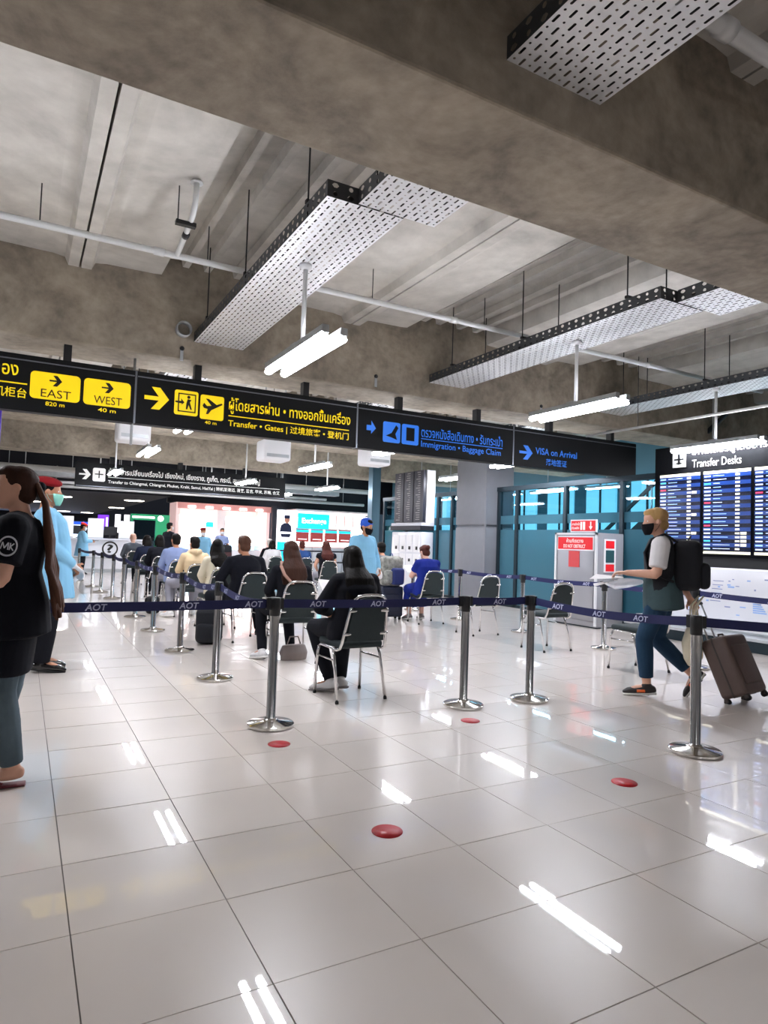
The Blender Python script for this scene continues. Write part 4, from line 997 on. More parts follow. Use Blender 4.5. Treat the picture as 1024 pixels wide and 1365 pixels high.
def top(P_, m, sleeve=.5, inf=.014, name='shirt', hem=None, sl_r=1., collar=True, hood=False, flare=0., bare=()):
    J, s, root, side = P_['J'], P_['s'], P_['root'], P_['side']; mb = MB()
    fat = P_['fat']; up_ = (J['spi']-J['pel']).normalized()
    h = .10 if hem is None else hem
    a = [J['pel']-up_*h*s, J['pel'], J['spi'], J['che'], lerp(J['che'], J['nek'], .55), lerp(J['che'], J['nek'], .93)]
    r_ = [(.155+flare, .115+flare), (.168+flare*.6, .122+flare*.6), (.146, .110), (.166, .118), (.158, .092), (.075, .068)]
    mb.loft(a, [((x*fat*s+inf), (y*fat*s+inf)) for x, y in r_], side, 20, power=2.3, cap=.15)
    for c in 'LR':
        sh, el, wr = J['sh'+c], J['el'+c], J['wr'+c]
        ch = lerp(J['che'], J['nek'], .6)
        if c in bare: continue
        t1 = min(1, sleeve*2) if sleeve < .5 else 1
        R1 = (.05*s*fat+inf)*sl_r; R2 = (.047*s*fat+inf)*sl_r; R3 = (.036*s*fat+inf)*sl_r
        mb.ball(sh, R1*1.02, 12); mb.loft([lerp(ch, sh, .3), sh], [R1*1.1, R1*1.0], (0, 1, 0), 12); mb.loft([J['nek']-V(0, 0, .012*s), lerp(J['nek'], sh, .55)+V(0, 0, .004*s), sh], [.045*s, .042*s+inf*.5, R1*.8], (0, 1, 0), 10)
        pts = [sh, lerp(sh, el, .5*t1), lerp(sh, el, t1)]; rr = [R1, (R1+R2)/2, R2]
        if sleeve > .5:
            t2 = (sleeve-.5)*2; mb.ball(el, R2*1.01, 12); mb.loft([el, lerp(el, wr, .5*t2), lerp(el, wr, t2*.97)], [R2, (R2+R3)/2, R3], side, 12, cap=.15)
        mb.loft(pts, rr, side, 12, cap=.15)
    if hood: 
        n = J['nek']; mb.loft([n+V(-.09, .02, .0)*s, n+V(-.06, -.075, .01)*s, n+V(0, -.11, .0)*s, n+V(.06, -.075, .01)*s, n+V(.09, .02, 0)*s], [.03*s, .045*s, .06*s, .045*s, .03*s], (0, 0, 1), 10)
    return remeshed(name, mb, m, root, P_['vox'], 2)
def bottom(P_, m, length=1., inf=.012, name='trousers', wide=1.):
    J, s, root, fat = P_['J'], P_['s'], P_['root'], P_['fat']; mb = MB(); hs = P_['hside']
    up_ = (J['spi']-J['pel']).normalized()
    mb.loft([J['pel']-up_*.08*s, J['pel'], J['pel']+up_*.07*s], [((.142*s*fat+inf), (.105*s*fat+inf)), ((.166*s*fat+inf), (.118*s*fat+inf)), ((.152*s*fat+inf), (.11*s*fat+inf))], P_['side'], 18, power=2.3, cap=.3)
    for c in 'LR':
        hp, kn, an = J['hi'+c], J['kn'+c], J['an'+c]
        pts = [hp, lerp(hp, kn, .5), kn]; rr = [.092*s*fat+inf, .076*s*fat+inf, (.058*s*fat+inf)*(1+(wide-1)*.5)]
        if length > .5:
            t = (length-.5)*2; mb.ball(kn, rr[-1]*1.02, 14)
            mb.loft([kn, lerp(kn, an, .4*t), lerp(kn, an, t)], [rr[-1], (.056*s*fat+inf)*(1+(wide-1)*.7), (.042*s+inf)*wide], hs, 14, cap=.15)
        mb.loft(pts, rr, hs, 14, cap=.3); mb.ball(hp, rr[0], 14)
    return remeshed(name, mb, m, root, P_['vox'], 2)
def shoes(P_, m, sole='sole_white', high=0., flat=True, only='LR'):
    J, s, root = P_['J'], P_['s'], P_['root']; hs = P_['hside']; out = []
    for c in only:
        an, to = J['an'+c], J['to'+c]; fd = to-an; f = fd.normalized(); g = V(0, 0, -1)
        hl = an-f*.05*s; 
        u2 = hs.cross(f).normalized()
        if u2.z < 0: u2 = -u2
        base = an-u2*.045*s
        mb = MB(); mb.loft([base-f*.055*s+u2*.012, base+u2*.015*s, lerp(an, to, .45)-u2*.012*s, to-f*.01, to+f*.03*s-u2*.006*s], [(.036*s, .034*s), (.042*s, .05*s), (.046*s, .036*s), (.045*s, .027*s), (.03*s, .018*s)], hs, 12)
        mb.loft([an-u2*.03*s, an+u2*(.03+high)*s], [.045*s, .043*s], hs, 12, cap=.2)
        sh = remeshed('shoe', mb, m, root, .009, 2, clampz=None)
        so = MB(); 
        p0, p1, p2 = an-f*.06*s-u2*.068*s, lerp(an, to, .5)-u2*.044*s, to+f*.035*s-u2*.02*s
        so.loft([p0, p1, p2], [(.038*s, .014*s), (.047*s, .014*s), (.036*s, .012*s)], hs, 12, cap=.3).build('sole', sole, sh)
        out.append(sh)
    return out
def hair(P_, m, kind='short', name='hair', length=.42, back=None, vox=None):
    H, s, root = P_['H'], P_['s'], P_['root']; mb = MB(); M3 = H.to_3x3()
    mb.ball(H @ V(0, -.018, .042), (.083, .098, .084), 16, M=M3); mb.ball(H @ V(0, -.045, -.02), (.074, .062, .075), 14, M=M3)
    mb.ball(H @ V(0, .03, .085), (.062, .062, .04), 12, M=M3)
    if kind == 'bob' or kind == 'long':
        for sx in (-1, 1): mb.loft([H @ V(sx*.05, .0, .06), H @ V(sx*.082, -.01, -.02), H @ V(sx*.083, -.02, -.11)], [.03*s, .026*s, .022*s], (0, 1, 0), 10)
        mb.loft([H @ V(0, -.06, .03), H @ V(0, -.08, -.06), H @ V(0, -.085, -.13)], [(.075*s, .04*s), (.085*s, .04*s), (.08*s, .03*s)], M3 @ V(1, 0, 0), 14)
    if kind == 'long':
        J = P_['J']; up_ = (J['nek']-J['spi']).normalized(); bk = P_['side'].cross(up_)*-1
        if bk.dot(M3 @ V(0, -1, 0)) < 0: bk = -bk
        for q in range(13):
            a = (q-6)/6; x = a*.105*s; L = length*s*(1-.22*a*a)*random.uniform(.9, 1.06)
            st = H @ V(a*.072, -.062+.03*a*a, .03)
            p1 = H @ V(a*.09, -.095+.045*a*a, -.09)
            n1 = lerp(J['che'], J['nek'], .55)+P_['side']*a*.12*s+bk*(.118-.02*a*a)*s
            n2 = n1-up_*max(0, (L-.2*s))*.6+bk*.012*s+P_['side']*a*.012*s; n3 = n1-up_*max(0, L-.2*s)+bk*.006*s+P_['side']*random.uniform(-.012, .012)*s
            mb.loft([st, p1, n1, n2, n3], [.02*s, .026*s, .026*s, .022*s, .009*s], P_['side'], 8)
        mb.loft([H @ V(0, -.06, .0), H @ V(0, -.085, -.09), lerp(J['che'], J['nek'], .55)+bk*.1*s, lerp(J['che'], J['nek'], .55)+bk*.105*s-up_*max(.05, length-.27)*s], [(.075*s, .03*s), (.09*s, .032*s), (.115*s, .025*s), (.09*s, .015*s)], P_['side'], 14)
    if kind == 'bun':
        mb.ball(H @ V(0, -.12, .045), .042*s, 12)
    if kind == 'tail':
        pass
    return remeshed(name, mb, m, root, vox or max(.008, P_['vox']*.85), 2)
def beret(P_, m):
    H, s = P_['H'], P_['s']; mb = MB(); M3 = H.to_3x3() @ Matrix.Rotation(R(12), 3, 'Y') @ Matrix.Rotation(R(-6), 3, 'X')
    mb.ball(H @ V(.012, -.012, .092), (.104*s/s, .118, .042), 18, M=M3)
    b = remeshed('beret', mb, m, P_['root'], .008, 2)
    rg = MB(); pts = [H @ V(.083*math.cos(a), -.012+.098*math.sin(a), .062+.012*math.sin(a)) for a in [2*math.pi*k/24 for k in range(25)]]
    rg.tube(pts, .011*s, 8).build('band', m, b)
def cap(P_, m):
    H, s = P_['H'], P_['s']; mb = MB(); M3 = H.to_3x3()
    mb.ball(H @ V(0, -.02, .05), (.092, .11, .088), 18, M=M3); mb.ball(H @ V(0, -.03, .02), (.088, .1, .06), 16, M=M3)
    b = remeshed('hair_cap', mb, m, P_['root'], .008, 2)
def mask(P_, m):
    H, s = P_['H'], P_['s']; mb = MB()
    rings = [(-.112, .03, .022, .066), (-.1, .05, .04, .055), (-.06, .066, .073, .035), (-.03, .069, .085, .026), (-.012, .06, .088, .024)]
    seg = 17; vs = []; fs = []
    for z, rx, ry, yo in rings:
        for k in range(seg):
            a = R(8+164*k/(seg-1)); pk = .012*math.sin(math.pi*k/(seg-1))**2
            vs.append(H @ Vector((rx*1.03*math.cos(a), yo+(ry+pk)*math.sin(a), z)))
    n = len(rings)
    for i in range(n-1):
        for k in range(seg-1): fs.append((i*seg+k, i*seg+k+1, (i+1)*seg+k+1, (i+1)*seg+k))
    mb.add(vs, fs, 0, True); o = mb.build('face_mask', m, P_['root'])
    sd = o.modifiers.new('solid', 'SOLIDIFY'); sd.thickness = .004; sd.offset = 1
    for sx in (-1, 1):
        for z in (-.02, -.085): MB().tube([H @ V(sx*.068, .035, z), H @ V(sx*.078, .005, (z-.03)*.5), H @ V(sx*.083, -.018, -.012)], .0022*s, 5).build('ear_loop', m, o)
def gown(P_, m, hem=.62, tie=True, w=1.):
    J, s, root, side = P_['J'], P_['s'], P_['root'], P_['side']; mb = MB(); f = P_['fat']
    n = J['nek']; b = lerp(J['hiL'], J['hiR'], .5)
    hemp = V(b.x, b.y, hem)
    mb.loft([hemp, lerp(hemp, J['pel'], .5), J['pel'], J['spi'], J['che'], lerp(J['che'], n, .55), lerp(J['che'], n, .98)],
            [(.255*s*w, .225*s*w), (.235*s*w, .205*s*w), (.212*s*w*f, .178*s*w*f), (.18*s*w*f, .152*s*w*f), (.192*s*f, .15*s*f), (.178*s*f, .115*s*f), (.075*s, .07*s)], side, 24, power=2.2, cap=.08)
    # a few standing folds
    for k in range(9):
        a = 2*math.pi*(k+.3)/9; d = side*math.cos(a)*.222*s*w+side.cross(V(0, 0, 1))*math.sin(a)*.195*s*w
        mb.loft([hemp+d*1.12, lerp(hemp, J['pel'], .5)+d*1.02, J['pel']+d*.8], [.022*s, .018*s, .01*s], side, 8)
    for c in 'LR':
        sh, el, wr = J['sh'+c], J['el'+c], J['wr'+c]; ch = lerp(J['che'], n, .6)
        mb.ball(sh, .073*s, 12); mb.loft([lerp(ch, sh, .3), sh], [.078*s, .072*s], (0, 1, 0), 12); mb.loft([n-V(0, 0, .01*s), lerp(n, sh, .55), sh], [.05*s, .055*s, .06*s], (0, 1, 0), 10); mb.ball(el, .07*s, 12)
        mb.loft([sh, lerp(sh, el, .5), el], [.072*s, .071*s, .07*s], side, 14, cap=.3); mb.loft([el, lerp(el, wr, .5), lerp(el, wr, .93)], [.07*s, .064*s, .045*s], side, 14, cap=.15)
    o = remeshed('gown', mb, m, root, P_['vox'], 2)
    if tie:
        pts = [J['spi']-V(0, 0, .04*s)+side*math.cos(a)*.188*s*w+side.cross(V(0, 0, 1))*math.sin(a)*-.158*s*w for a in [2*math.pi*k/24 for k in range(25)]]
        MB().loft(pts, [(.006*s, .016*s)]*25, side.cross(V(0, 0, 1)), 8, 0).build('gown_tie', m, o)
        kp = J['spi']-V(0, 0, .04*s)-side*.19*s
        MB().tube([kp, kp-side*.03*s-V(0, 0, .09*s), kp-side*.015*s-V(0, 0, .2*s)], .009*s, 6).build('tie_end', m, o)
    return o
def gloves(P_, m, which='LR', nrm=(0, 0, 1)):
    J, s = P_['J'], P_['s']
    for c in which:
        mb = MB(); d = (J['wr'+c]-J['el'+c]).normalized(); ts = 1 if c == 'L' else -1
        wr = J['wr'+c]; hand(mb, wr, J['el'+c], nrm, ts, .55, s*1.13); mb.loft([wr-d*.05*s, wr], [.042*s, .033*s], P_['side'], 12)
        remeshed('glove', mb, m, P_['root'], .008, 1)
# ---------------------------------------------------------------- the waiting rows (all face down the hall)
def seated(label, x, y, rz=0, s=1., topm='black_cloth', botm='black_cloth', hairm='hair_black', kind='short', sleeve=1., look=(0, 0), pose=None, skin='skin_tan', fat=1., shoem='shoe_dark', vox=.012, hlen=.42, hood=False, flare=0., barearms=False, solem='sole_white'):
    P_ = person(label, (x, y), rz, s, True, pose, look, skin, fat, vox)
    top(P_, topm, sleeve, hood=hood, flare=flare)
    bottom(P_, botm, .97)
    shoes(P_, shoem, solem)
    if kind: hair(P_, hairm, kind, length=hlen)
    return P_
p = seated('woman with long straight black hair in black clothes seated on the front chair', 2.55, 5.22, 2, .96, 'black_cloth', 'black_cloth', 'hair_black', 'long', 1., (-6, 4), vox=.009, hlen=.56, flare=.03, shoem='shoe_white', solem='shoe_grey', fat=1.16,
       pose=dict(anL=(-.1, .12, .085), toL=(-.2, .26, .03), anR=(.02, .16, .085), toR=(-.05, .32, .03), knL=(-.16, .36, .54), knR=(.14, .38, .54), elL=(-.29, .0, .76), elR=(.28, .0, .76), wrL=(-.1, .24, .70), wrR=(.12, .24, .70), nek=(0, -.055, 1.065), hed=(0, -.005, 1.19)))
p = seated('woman with brown streaked hair in black with a pink strap bag', 2.62, 6.92, -2, .97, 'black_cloth', 'black_cloth', 'hair_brown', 'long', 1., (-8, 12), vox=.011, hlen=.46, shoem='shoe_white',
       pose=dict(anL=(-.24, .1, .085), toL=(-.3, .24, .03), knL=(-.2, .34, .54), anR=(.14, .26, .085), toR=(.16, .42, .03)))
MB().loft([(-.15, -.17, 1.04), (-.13, -.235, .95), (-.03, -.25, .84), (.1, -.24, .70)], [(.017, .008)]*4, (1, 0, .6), 10).build('bag_strap', mat('strap_pink', '#9c7565', .6), p['root'])
MB().loft([(-.05, .0, 1.06), (-.12, -.09, 1.085), (-.15, -.17, 1.04)], [(.017, .008)]*3, (0, 1, 0), 10).build('bag_strap', 'strap_pink', p['root'])
p = seated('broad man in a dark suit seated with his legs apart', 2.58, 8.55, 8, 1.04, 'suit_black', 'suit_black', 'hair_mid', 'short', 1., (0, 6), fat=1.12, shoem='shoe_black', solem='rubber', flare=.03,
       pose=dict(knL=(-.3, .3, .55), anL=(-.27, .12, .085), toL=(-.36, .27, .03), knR=(.34, .28, .55), anR=(.32, .1, .085), toR=(.46, .16, .03), shL=(-.2, -.085, .995), shR=(.2, -.085, .995), elL=(-.3, -.02, .78), elR=(.3, -.02, .78)))
p = seated('woman with dark hair in a cream jacket', 2.56, 9.8, 4, .96, 'cream_cloth', 'pant_grey', 'hair_black', 'long', 1., (0, -20), hlen=.34, flare=.02, shoem='shoe_white')
p = seated('person in a beige hooded top seated in the left row', 2.5, 11.03, 3, 1.0, 'hood_beige', 'pant_grey', 'hair_black', 'short', 1., (0, 10), hood=True, flare=.03, shoem='shoe_white', pose=dict(knL=(-.3, .28, .55), anL=(-.3, .16, .085), toL=(-.4, .3, .03)))
p = seated('man in a pale blue-grey shirt seated in the left row', 2.56, 12.8, 0, 1.06, 'shirt_bluegrey', 'pant_grey', 'hair_black', 'short', 1., (0, 8), flare=.02, pose=dict(knL=(-.28, .3, .55), anL=(-.3, .2, .085), toL=(-.38, .34, .03)))
p = seated('dark-clad person seated behind the man in pale blue', 2.6, 14.7, 0, 1.02, 'black_cloth', 'black_cloth', 'hair_black', 'bob', 1., vox=.014)
p = seated('dark-clad person seated in front of the bald man', 2.52, 15.8, 0, 1.0, 'navy_cloth', 'black_cloth', 'hair_black', 'bob', 1., vox=.014)
p = seated('bald man in grey seated near the white counter', 2.66, 18.95, 0, 1.06, 'grey_cloth', 'black_cloth', None, None, 1., vox=.014, skin='skin_pink')
# right-hand rows
p = person('woman in a blue dress with a dark red bun, reading papers', (6.08, 9.57), -6, 1.0, True, dict(nek=(0, -.03, 1.06), hed=(0, .04, 1.185), elL=(-.23, .05, .78), wrL=(-.1, .25, .80), elR=(.22, .05, .78), wrR=(.08, .26, .80)), (-22, 10), 'skin_pink', 1.12, .010, curl=.7)
top(p, 'dress_blue', .3, name='dress', flare=.04)
mb = MB(); J = p['J']
for c in 'LR': mb.loft([J['hi'+c], lerp(J['hi'+c], J['kn'+c], .5), J['kn'+c]+V(0, .03, -.02)], [.13, .115, .10], p['hside'], 14)
mb.loft([V(0, .33, .56), V(0, .36, .42), V(0, .36, .24)], [(.2, .1), (.22, .11), (.24, .13)], (1, 0, 0), 18, cap=.1); remeshed('skirt', mb, 'dress_blue', p['root'], .012, 2)
shoes(p, 'shoe_grey'); hair(p, 'hair_red', 'bun'); mask(p, 'mask_white')
o = thing('paper_sheets', 'white paper sheets held by the woman in the blue dress', 'paper', (6.05, 9.93, .86), R(-6)); MB().box(-.12, .12, -.06, .15, 0, .004).build('sheet', 'white_cloth', o); MB().box(-.1, .14, -.04, .17, .004, .007).build('sheet', 'white_cloth', o); o.rotation_euler = (R(28), 0, R(-6))
p = seated('dark haired man in a grey top beyond the camouflage backpack', 6.06, 11.15, 0, 1.02, 'grey_cloth', 'black_cloth', 'hair_black', 'short', 1., vox=.013)
p = seated('brown haired woman with bare arms in a dark vest', 6.08, 13.8, -8, 1.0, 'black_cloth', 'pant_grey', 'hair_red', 'long', .12, (0, 12), vox=.013, hlen=.36, skin='skin_light')
p = seated('person in a dark blue shirt with dark red hair far down the right row', 6.35, 15.95, 0, .98, 'blue_shirt', 'navy_cloth', 'hair_red', 'short', .5, vox=.014)
p = seated('person in a white top with navy hair down the right row', 5.9, 16.95, 0, .97, 'white_cloth', 'navy_cloth', 'hair_black', 'bob', 1., vox=.014)
p = seated('pale haired person in black at the end of the right row', 6.2, 18.05, 0, 1.02, 'black_cloth', 'black_cloth', 'hair_white', 'short', 1., vox=.014, skin='skin_pink')
# ---------------------------------------------------------------- standing staff
def staff(label, x, y, rz, s, hat='beret_red', maskm='mask_white', look=(0, 0), pose=None, vox=.012, hem=.62, glove=True, gn=(0, 0, 1), skin='skin_tan', w=1.):
    P_ = person(label, (x, y), rz, s, False, pose, look, skin, 1.04, vox)
    bottom(P_, 'black_cloth', .99, wide=1.25, inf=.016); gown(P_, 'gown_blue', hem, w=w); shoes(P_, 'shoe_black', 'rubber')
    hair(P_, 'hair_black', 'short')
    if hat == 'cap_blue': cap(P_, hat)
    elif hat: beret(P_, hat)
    if maskm: mask(P_, maskm)
    if glove: gloves(P_, 'glove_white', nrm=gn)
    return P_
front_hands = dict(elL=(-.235, -.0, 1.10), wrL=(-.10, .17, .92), elR=(.235, -.0, 1.10), wrR=(.06, .2, .93))
staff('tall guard in a pale blue gown, dark red beret and green mask', .25, 7.12, -92, 1.075, 'beret_dark', 'mask_green', (-4, 0), dict(front_hands, nek=(0, -.05, 1.435), hed=(0, -.035, 1.585), che=(0, -.025, 1.29), shL=(-.175, -.04, 1.36), shR=(.175, -.04, 1.36)), vox=.010, hem=.70)
staff('second guard with a dark red beret standing behind the tall guard', -.42, 8.35, -70, 1.02, 'beret_dark', 'mask_white', (0, 0), front_hands, vox=.013, hem=.66)
staff('far guard with a bright red beret reading beside the white counter', 1.75, 23.5, -80, .97, 'beret_red', 'mask_white', (-15, 0), dict(elL=(-.22, .05, 1.12), wrL=(-.08, .3, 1.10), elR=(.22, .05, 1.12), wrR=(.1, .3, 1.10)), vox=.015, hem=.6, glove=False)
o = thing('clipboard', 'thin dark clipboard held by the far guard', 'clipboard', (2.12, 23.55, 1.09), R(-80)); MB().box(-.1, .1, -.08, .1, 0, .012).build('board', 'dark_navy', o); MB().box(-.09, .09, -.07, .09, .012, .016).build('sheet', 'white_cloth', o)
staff('staff member in a blue gown, blue hair cap and black mask beyond the front woman', 4.75, 9.32, 192, 1.0, 'cap_blue', 'mask_black', (-14, 8), dict(nek=(0, .03, 1.43), hed=(0, .075, 1.575), elL=(-.25, .0, 1.11), wrL=(-.2, .16, .9), elR=(.25, .0, 1.11), wrR=(.22, .14, .9)), vox=.011, hem=.5, w=1.06)
staff('small staff figure in blue with a red beret facing the rows', 4.55, 19.0, 175, .93, 'beret_dark', 'mask_white', (-5, 0), front_hands, vox=.015, hem=.6)
p = person('man in a black suit with a white mask standing near the counter', (3.95, 20.8), -60, 1.02, skin='skin_light', vox=.014); top(p, 'suit_black', 1., flare=.02, hem=.16); bottom(p, 'suit_black', .99); shoes(p, 'shoe_black', 'rubber'); hair(p, 'hair_black', 'short'); mask(p, 'mask_white')
p = person('shop assistant in a pale shirt in front of the pink shop', (6.25, 23.3), 175, .98, skin='skin_tan', vox=.015); top(p, 'shirt_bluegrey', .4, flare=.01); bottom(p, 'black_cloth', .99); shoes(p, 'shoe_black', 'rubber'); hair(p, 'hair_black', 'short'); mask(p, 'mask_white')
# ---------------------------------------------------------------- woman at the left edge
lw = person('woman with a ponytail and black t-shirt with a round emblem on the sleeve', (-.018, 4.04), 80, .975, pose=dict(elL=(-.235, .02, 1.10), wrL=(-.15, .26, 1.06), elR=(.23, .02, 1.10), wrR=(.12, .27, 1.08),
      anL=(-.08, -.06, .085), toL=(-.10, .11, .03), anR=(.09, .12, .085), toR=(.11, .29, .03)), look=(0, 8), skin='skin_light', fat=1.1, vox=.009)
t_ = top(lw, 'tee_black', .34, flare=.035, hem=.16, name='t_shirt', inf=.02, sl_r=1.12); bottom(lw, 'denim_grey', .96, inf=.014, wide=1.0)
J = lw['J']; S_ = lw['s']
# jacket tied round the waist
mb = MB(); mb.loft([V(0, .03, .58), V(0, .02, .74), V(0, .01, .93), V(0, 0, 1.06)], [(.205, .135), (.21, .14), (.2, .14), (.18, .14)], (1, 0, 0), 22, cap=.1, power=2.3); remeshed('waist_jacket', mb, 'black_cloth', lw['root'], .012, 2)
hair(lw, 'hair_brown', 'short')
mb = MB(); H = lw['H']
for q in range(13):
    a = (q-6)/6; j = random.uniform(-.05, .03); k_ = random.uniform(-.012, .012)
    mb.loft([H @ V(a*.03, -.10, .03), H @ V(a*.035, -.15, -.08), V(a*.045-.03, -.158+k_, 1.28), V(a*.06-.05, -.185-k_, 1.12+j*.5), V(a*.07-.06, -.21+k_, 1.0+j), V(a*.065-.065, -.225+k_*2, .90+j*1.2)], [.016, .018, .018, .019, .016, .006], (1, 0, 0), 8)
remeshed('ponytail', mb, 'hair_mid', lw['root'], .006, 1)
MB().ball(H @ V(0, -.118, .015), .03, 10).build('hair_tie', 'black_cloth', lw['root'])
# emblem on the left sleeve: ring and letters on the outside of the arm
sh, el = J['shL'], J['elL']; arm = (sh-el).normalized(); out_ = V(-1, -.12, .0); out_ = (out_-arm*out_.dot(arm)).normalized(); xr = arm.cross(out_)
c0 = lerp(sh, el, .40)
mat('emblem', '#c9ccd2', .5)
if True:
    # project the emblem on the sleeve surface so that it lies on the cloth
    def on_sleeve(u, v, lift=.0035):
        base = c0+arm*v; rad = .092; th = u/rad
        d = (out_*math.cos(th)+xr*math.sin(th))
        return base, d
    dg = bpy.context.evaluated_depsgraph_get()
    def cast(u, v):
        b_, d_ = on_sleeve(u, v); o_ = b_+d_*.3
        ok, loc_, n_, i_ = t_.ray_cast(o_, -d_)
        return (loc_ if ok else b_+d_*.09)+d_*.003
    vs = []; fs = []; n = 40
    for k in range(n):
        a = 2*math.pi*k/n
        for r_ in (.043, .052): vs.append(cast(r_*math.cos(a), r_*math.sin(a)))
    for k in range(n): j = (k+1) % n; fs.append((2*k, 2*j, 2*j+1, 2*k+1))
    MB().add(vs, fs).build('emblem_ring', 'emblem', t_)
    # letters M and K as strokes
    def stroke(pts, w=.0065, name='emblem_letter'):
        m = MB()
        for (a, b) in zip(pts, pts[1:]):
            a, b = Vector((*a, 0)), Vector((*b, 0)); n_ = max(2, int((b-a).length/.006)); d_ = (b-a).normalized(); pr = Vector((-d_.y, d_.x, 0))*w/2
            vv = []; ff = []
            for k in range(n_+1):
                c_ = lerp(a, b, k/n_); 
                for sg in (-1, 1): q_ = c_+pr*sg; vv.append(cast(q_.x, q_.y))
            for k in range(n_): ff.append((2*k, 2*k+1, 2*k+3, 2*k+2))
            m.add(vv, ff)
        m.build(name, 'emblem', t_)
    stroke([(-.034, -.018), (-.029, .018), (-.014, -.012), (.001, .018), (.004, -.018)])
    stroke([(.012, .018), (.012, -.018)], .006); stroke([(.03, .018), (.014, -.001), (.032, -.018)], .006)
# flip-flops
for c in 'LR':
    an, to = J['an'+c], J['to'+c]; f = (to-an); f.z = 0; f.normalize(); g = V(-f.y, f.x, 0); b0 = V(an.x, an.y, 0)
    fl = MB().loft([b0-f*.06+V(0, 0, .008), b0+f*.06+V(0, 0, .008), b0+f*.2+V(0, 0, .008)], [(.034, .010), (.04, .010), (.042, .010)], g, 12, .4).build('flip_flop', 'sandal_red', lw['root'])
    m = MB()
    for sg in (-1, 1): m.tube([b0+f*.17+V(0, 0, .02), b0+f*.13+g*sg*.02+V(0, 0, .062), b0+f*.04+g*sg*.046+V(0, 0, .03)], .006, 6)
    m.build('strap', 'sandal_red', fl)
# ---------------------------------------------------------------- walking woman
wk = person('blond woman walking with a black backpack, white t-shirt and blue jeans', (5.26, 4.14), 38, 1.02, pose=dict(pel=(0, .02, .94), nek=(0, .035, 1.43), hed=(0, .085, 1.575), che=(0, .03, 1.285), spi=(0, .03, 1.12),
      shL=(-.175, .03, 1.355), shR=(.175, .03, 1.355), elL=(-.23, .06, 1.10), wrL=(-.16, .32, 1.10), elR=(.25, -.09, 1.11), wrR=(.2, -.22, .88),
      hiL=(-.09, .02, .91), knL=(-.1, .16, .51), anL=(-.1, .13, .085), toL=(-.11, .30, .035), hiR=(.09, 0, .91), knR=(.1, .06, .50), anR=(.1, -.26, .19), toR=(.1, -.19, .03)), look=(-8, 22), skin='skin_light', fat=1.04, vox=.009, curl=.55,
      palmL=(0, 0, 1), hdirL=(.15, 1, -.05))
mat('pack_black', '#0e1018', .8, bump=.2, bscale=30); top(wk, 'white_cloth', .38, name='t_shirt', inf=.016, sl_r=1.2, hem=-.06); top(wk, 'pack_black', name='vest', inf=.026, hem=-.07, bare='LR'); bottom(wk, 'denim', .9, inf=.012, wide=1.1)
mb = MB(); J = wk['J']; mb.loft([V(0, .0, .80), V(0, .01, .93), V(0, .03, 1.08), V(0, .03, 1.16)], [(.215, .18), (.21, .175), (.185, .155), (.175, .14)], (1, 0, 0), 20, cap=.1, power=2.3); remeshed('waist_shirt', mb, 'teal_grey', wk['root'], .011, 2)
hair(wk, 'hair_blond', 'short'); mask(wk, 'mask_black')
mb = MB(); Hh = wk['H']; mb.ball(Hh @ V(0, -.07, -.035), (.07, .055, .06), 12); mb.ball(Hh @ V(0, -.03, .05), (.092, .104, .082), 14); remeshed('hair_back', mb, 'hair_blond', wk['root'], .009, 2)
for sh_, acc in zip(shoes(wk, 'shoe_dark', 'sole_white'), (1, 1)):
    bb = [v.co for v in sh_.data.vertices]; c_ = sum(bb, V(0, 0, 0))/len(bb)
    J2 = wk['J']; an, to = (J2['anL'], J2['toL']) if c_.y > 0 else (J2['anR'], J2['toR']); f = (to-an).normalized()
    for sg in (-1, 1):
        hs = wk['hside']*sg; p0 = lerp(an, to, .05)-V(0, 0, .03); p1 = lerp(an, to, .45)-V(0, 0, .015)
        hit = []
        for t in (0, .25, .5, .75, 1):
            q_ = lerp(p0, p1, t); ok, l_, n_, i_ = sh_.ray_cast(q_+hs*.2, -hs); hit.append((l_ if ok else q_+hs*.045)+hs*.002)
        MB().loft(hit, [(.012, .003)]*5, f.cross(hs), 8, .3).build('side_stripe', 'shoe_orange', sh_)
# backpack on her back
bp = thing('backpack', 'black backpack worn by the walking woman', 'backpack', tuple(wk['root'].location), R(38))
MB().rbox(-.16, .16, -.32, -.07, .98, 1.44, .075, 5).build('main_bag', mat('pack_black', '#0e1018', .7, bump=.2, bscale=30), bp)
MB().rbox(-.13, .13, -.385, -.28, 1.0, 1.24, .05, 4).build('front_pocket', 'pack_black', bp)
for sg in (-1, 1):
    MB().loft([(sg*.1, -.11, 1.42), (sg*.105, -.0, 1.49), (sg*.12, .11, 1.44), (sg*.13, .17, 1.31), (sg*.17, .13, 1.14), (sg*.185, -.08, 1.06)], [(.036, .012)]*6, (1, 0, 0), 10).build('shoulder_strap', 'pack_black', bp)
MB().tube([(-.03, -.2, 1.435), (-.025, -.22, 1.475), (.025, -.22, 1.475), (.03, -.2, 1.435)], .008, 8).build('grab_loop', 'pack_black', bp)
MB().box(-.03, .03, -.329, -.315, 1.34, 1.37).build('logo_patch', 'sign_grey', bp)
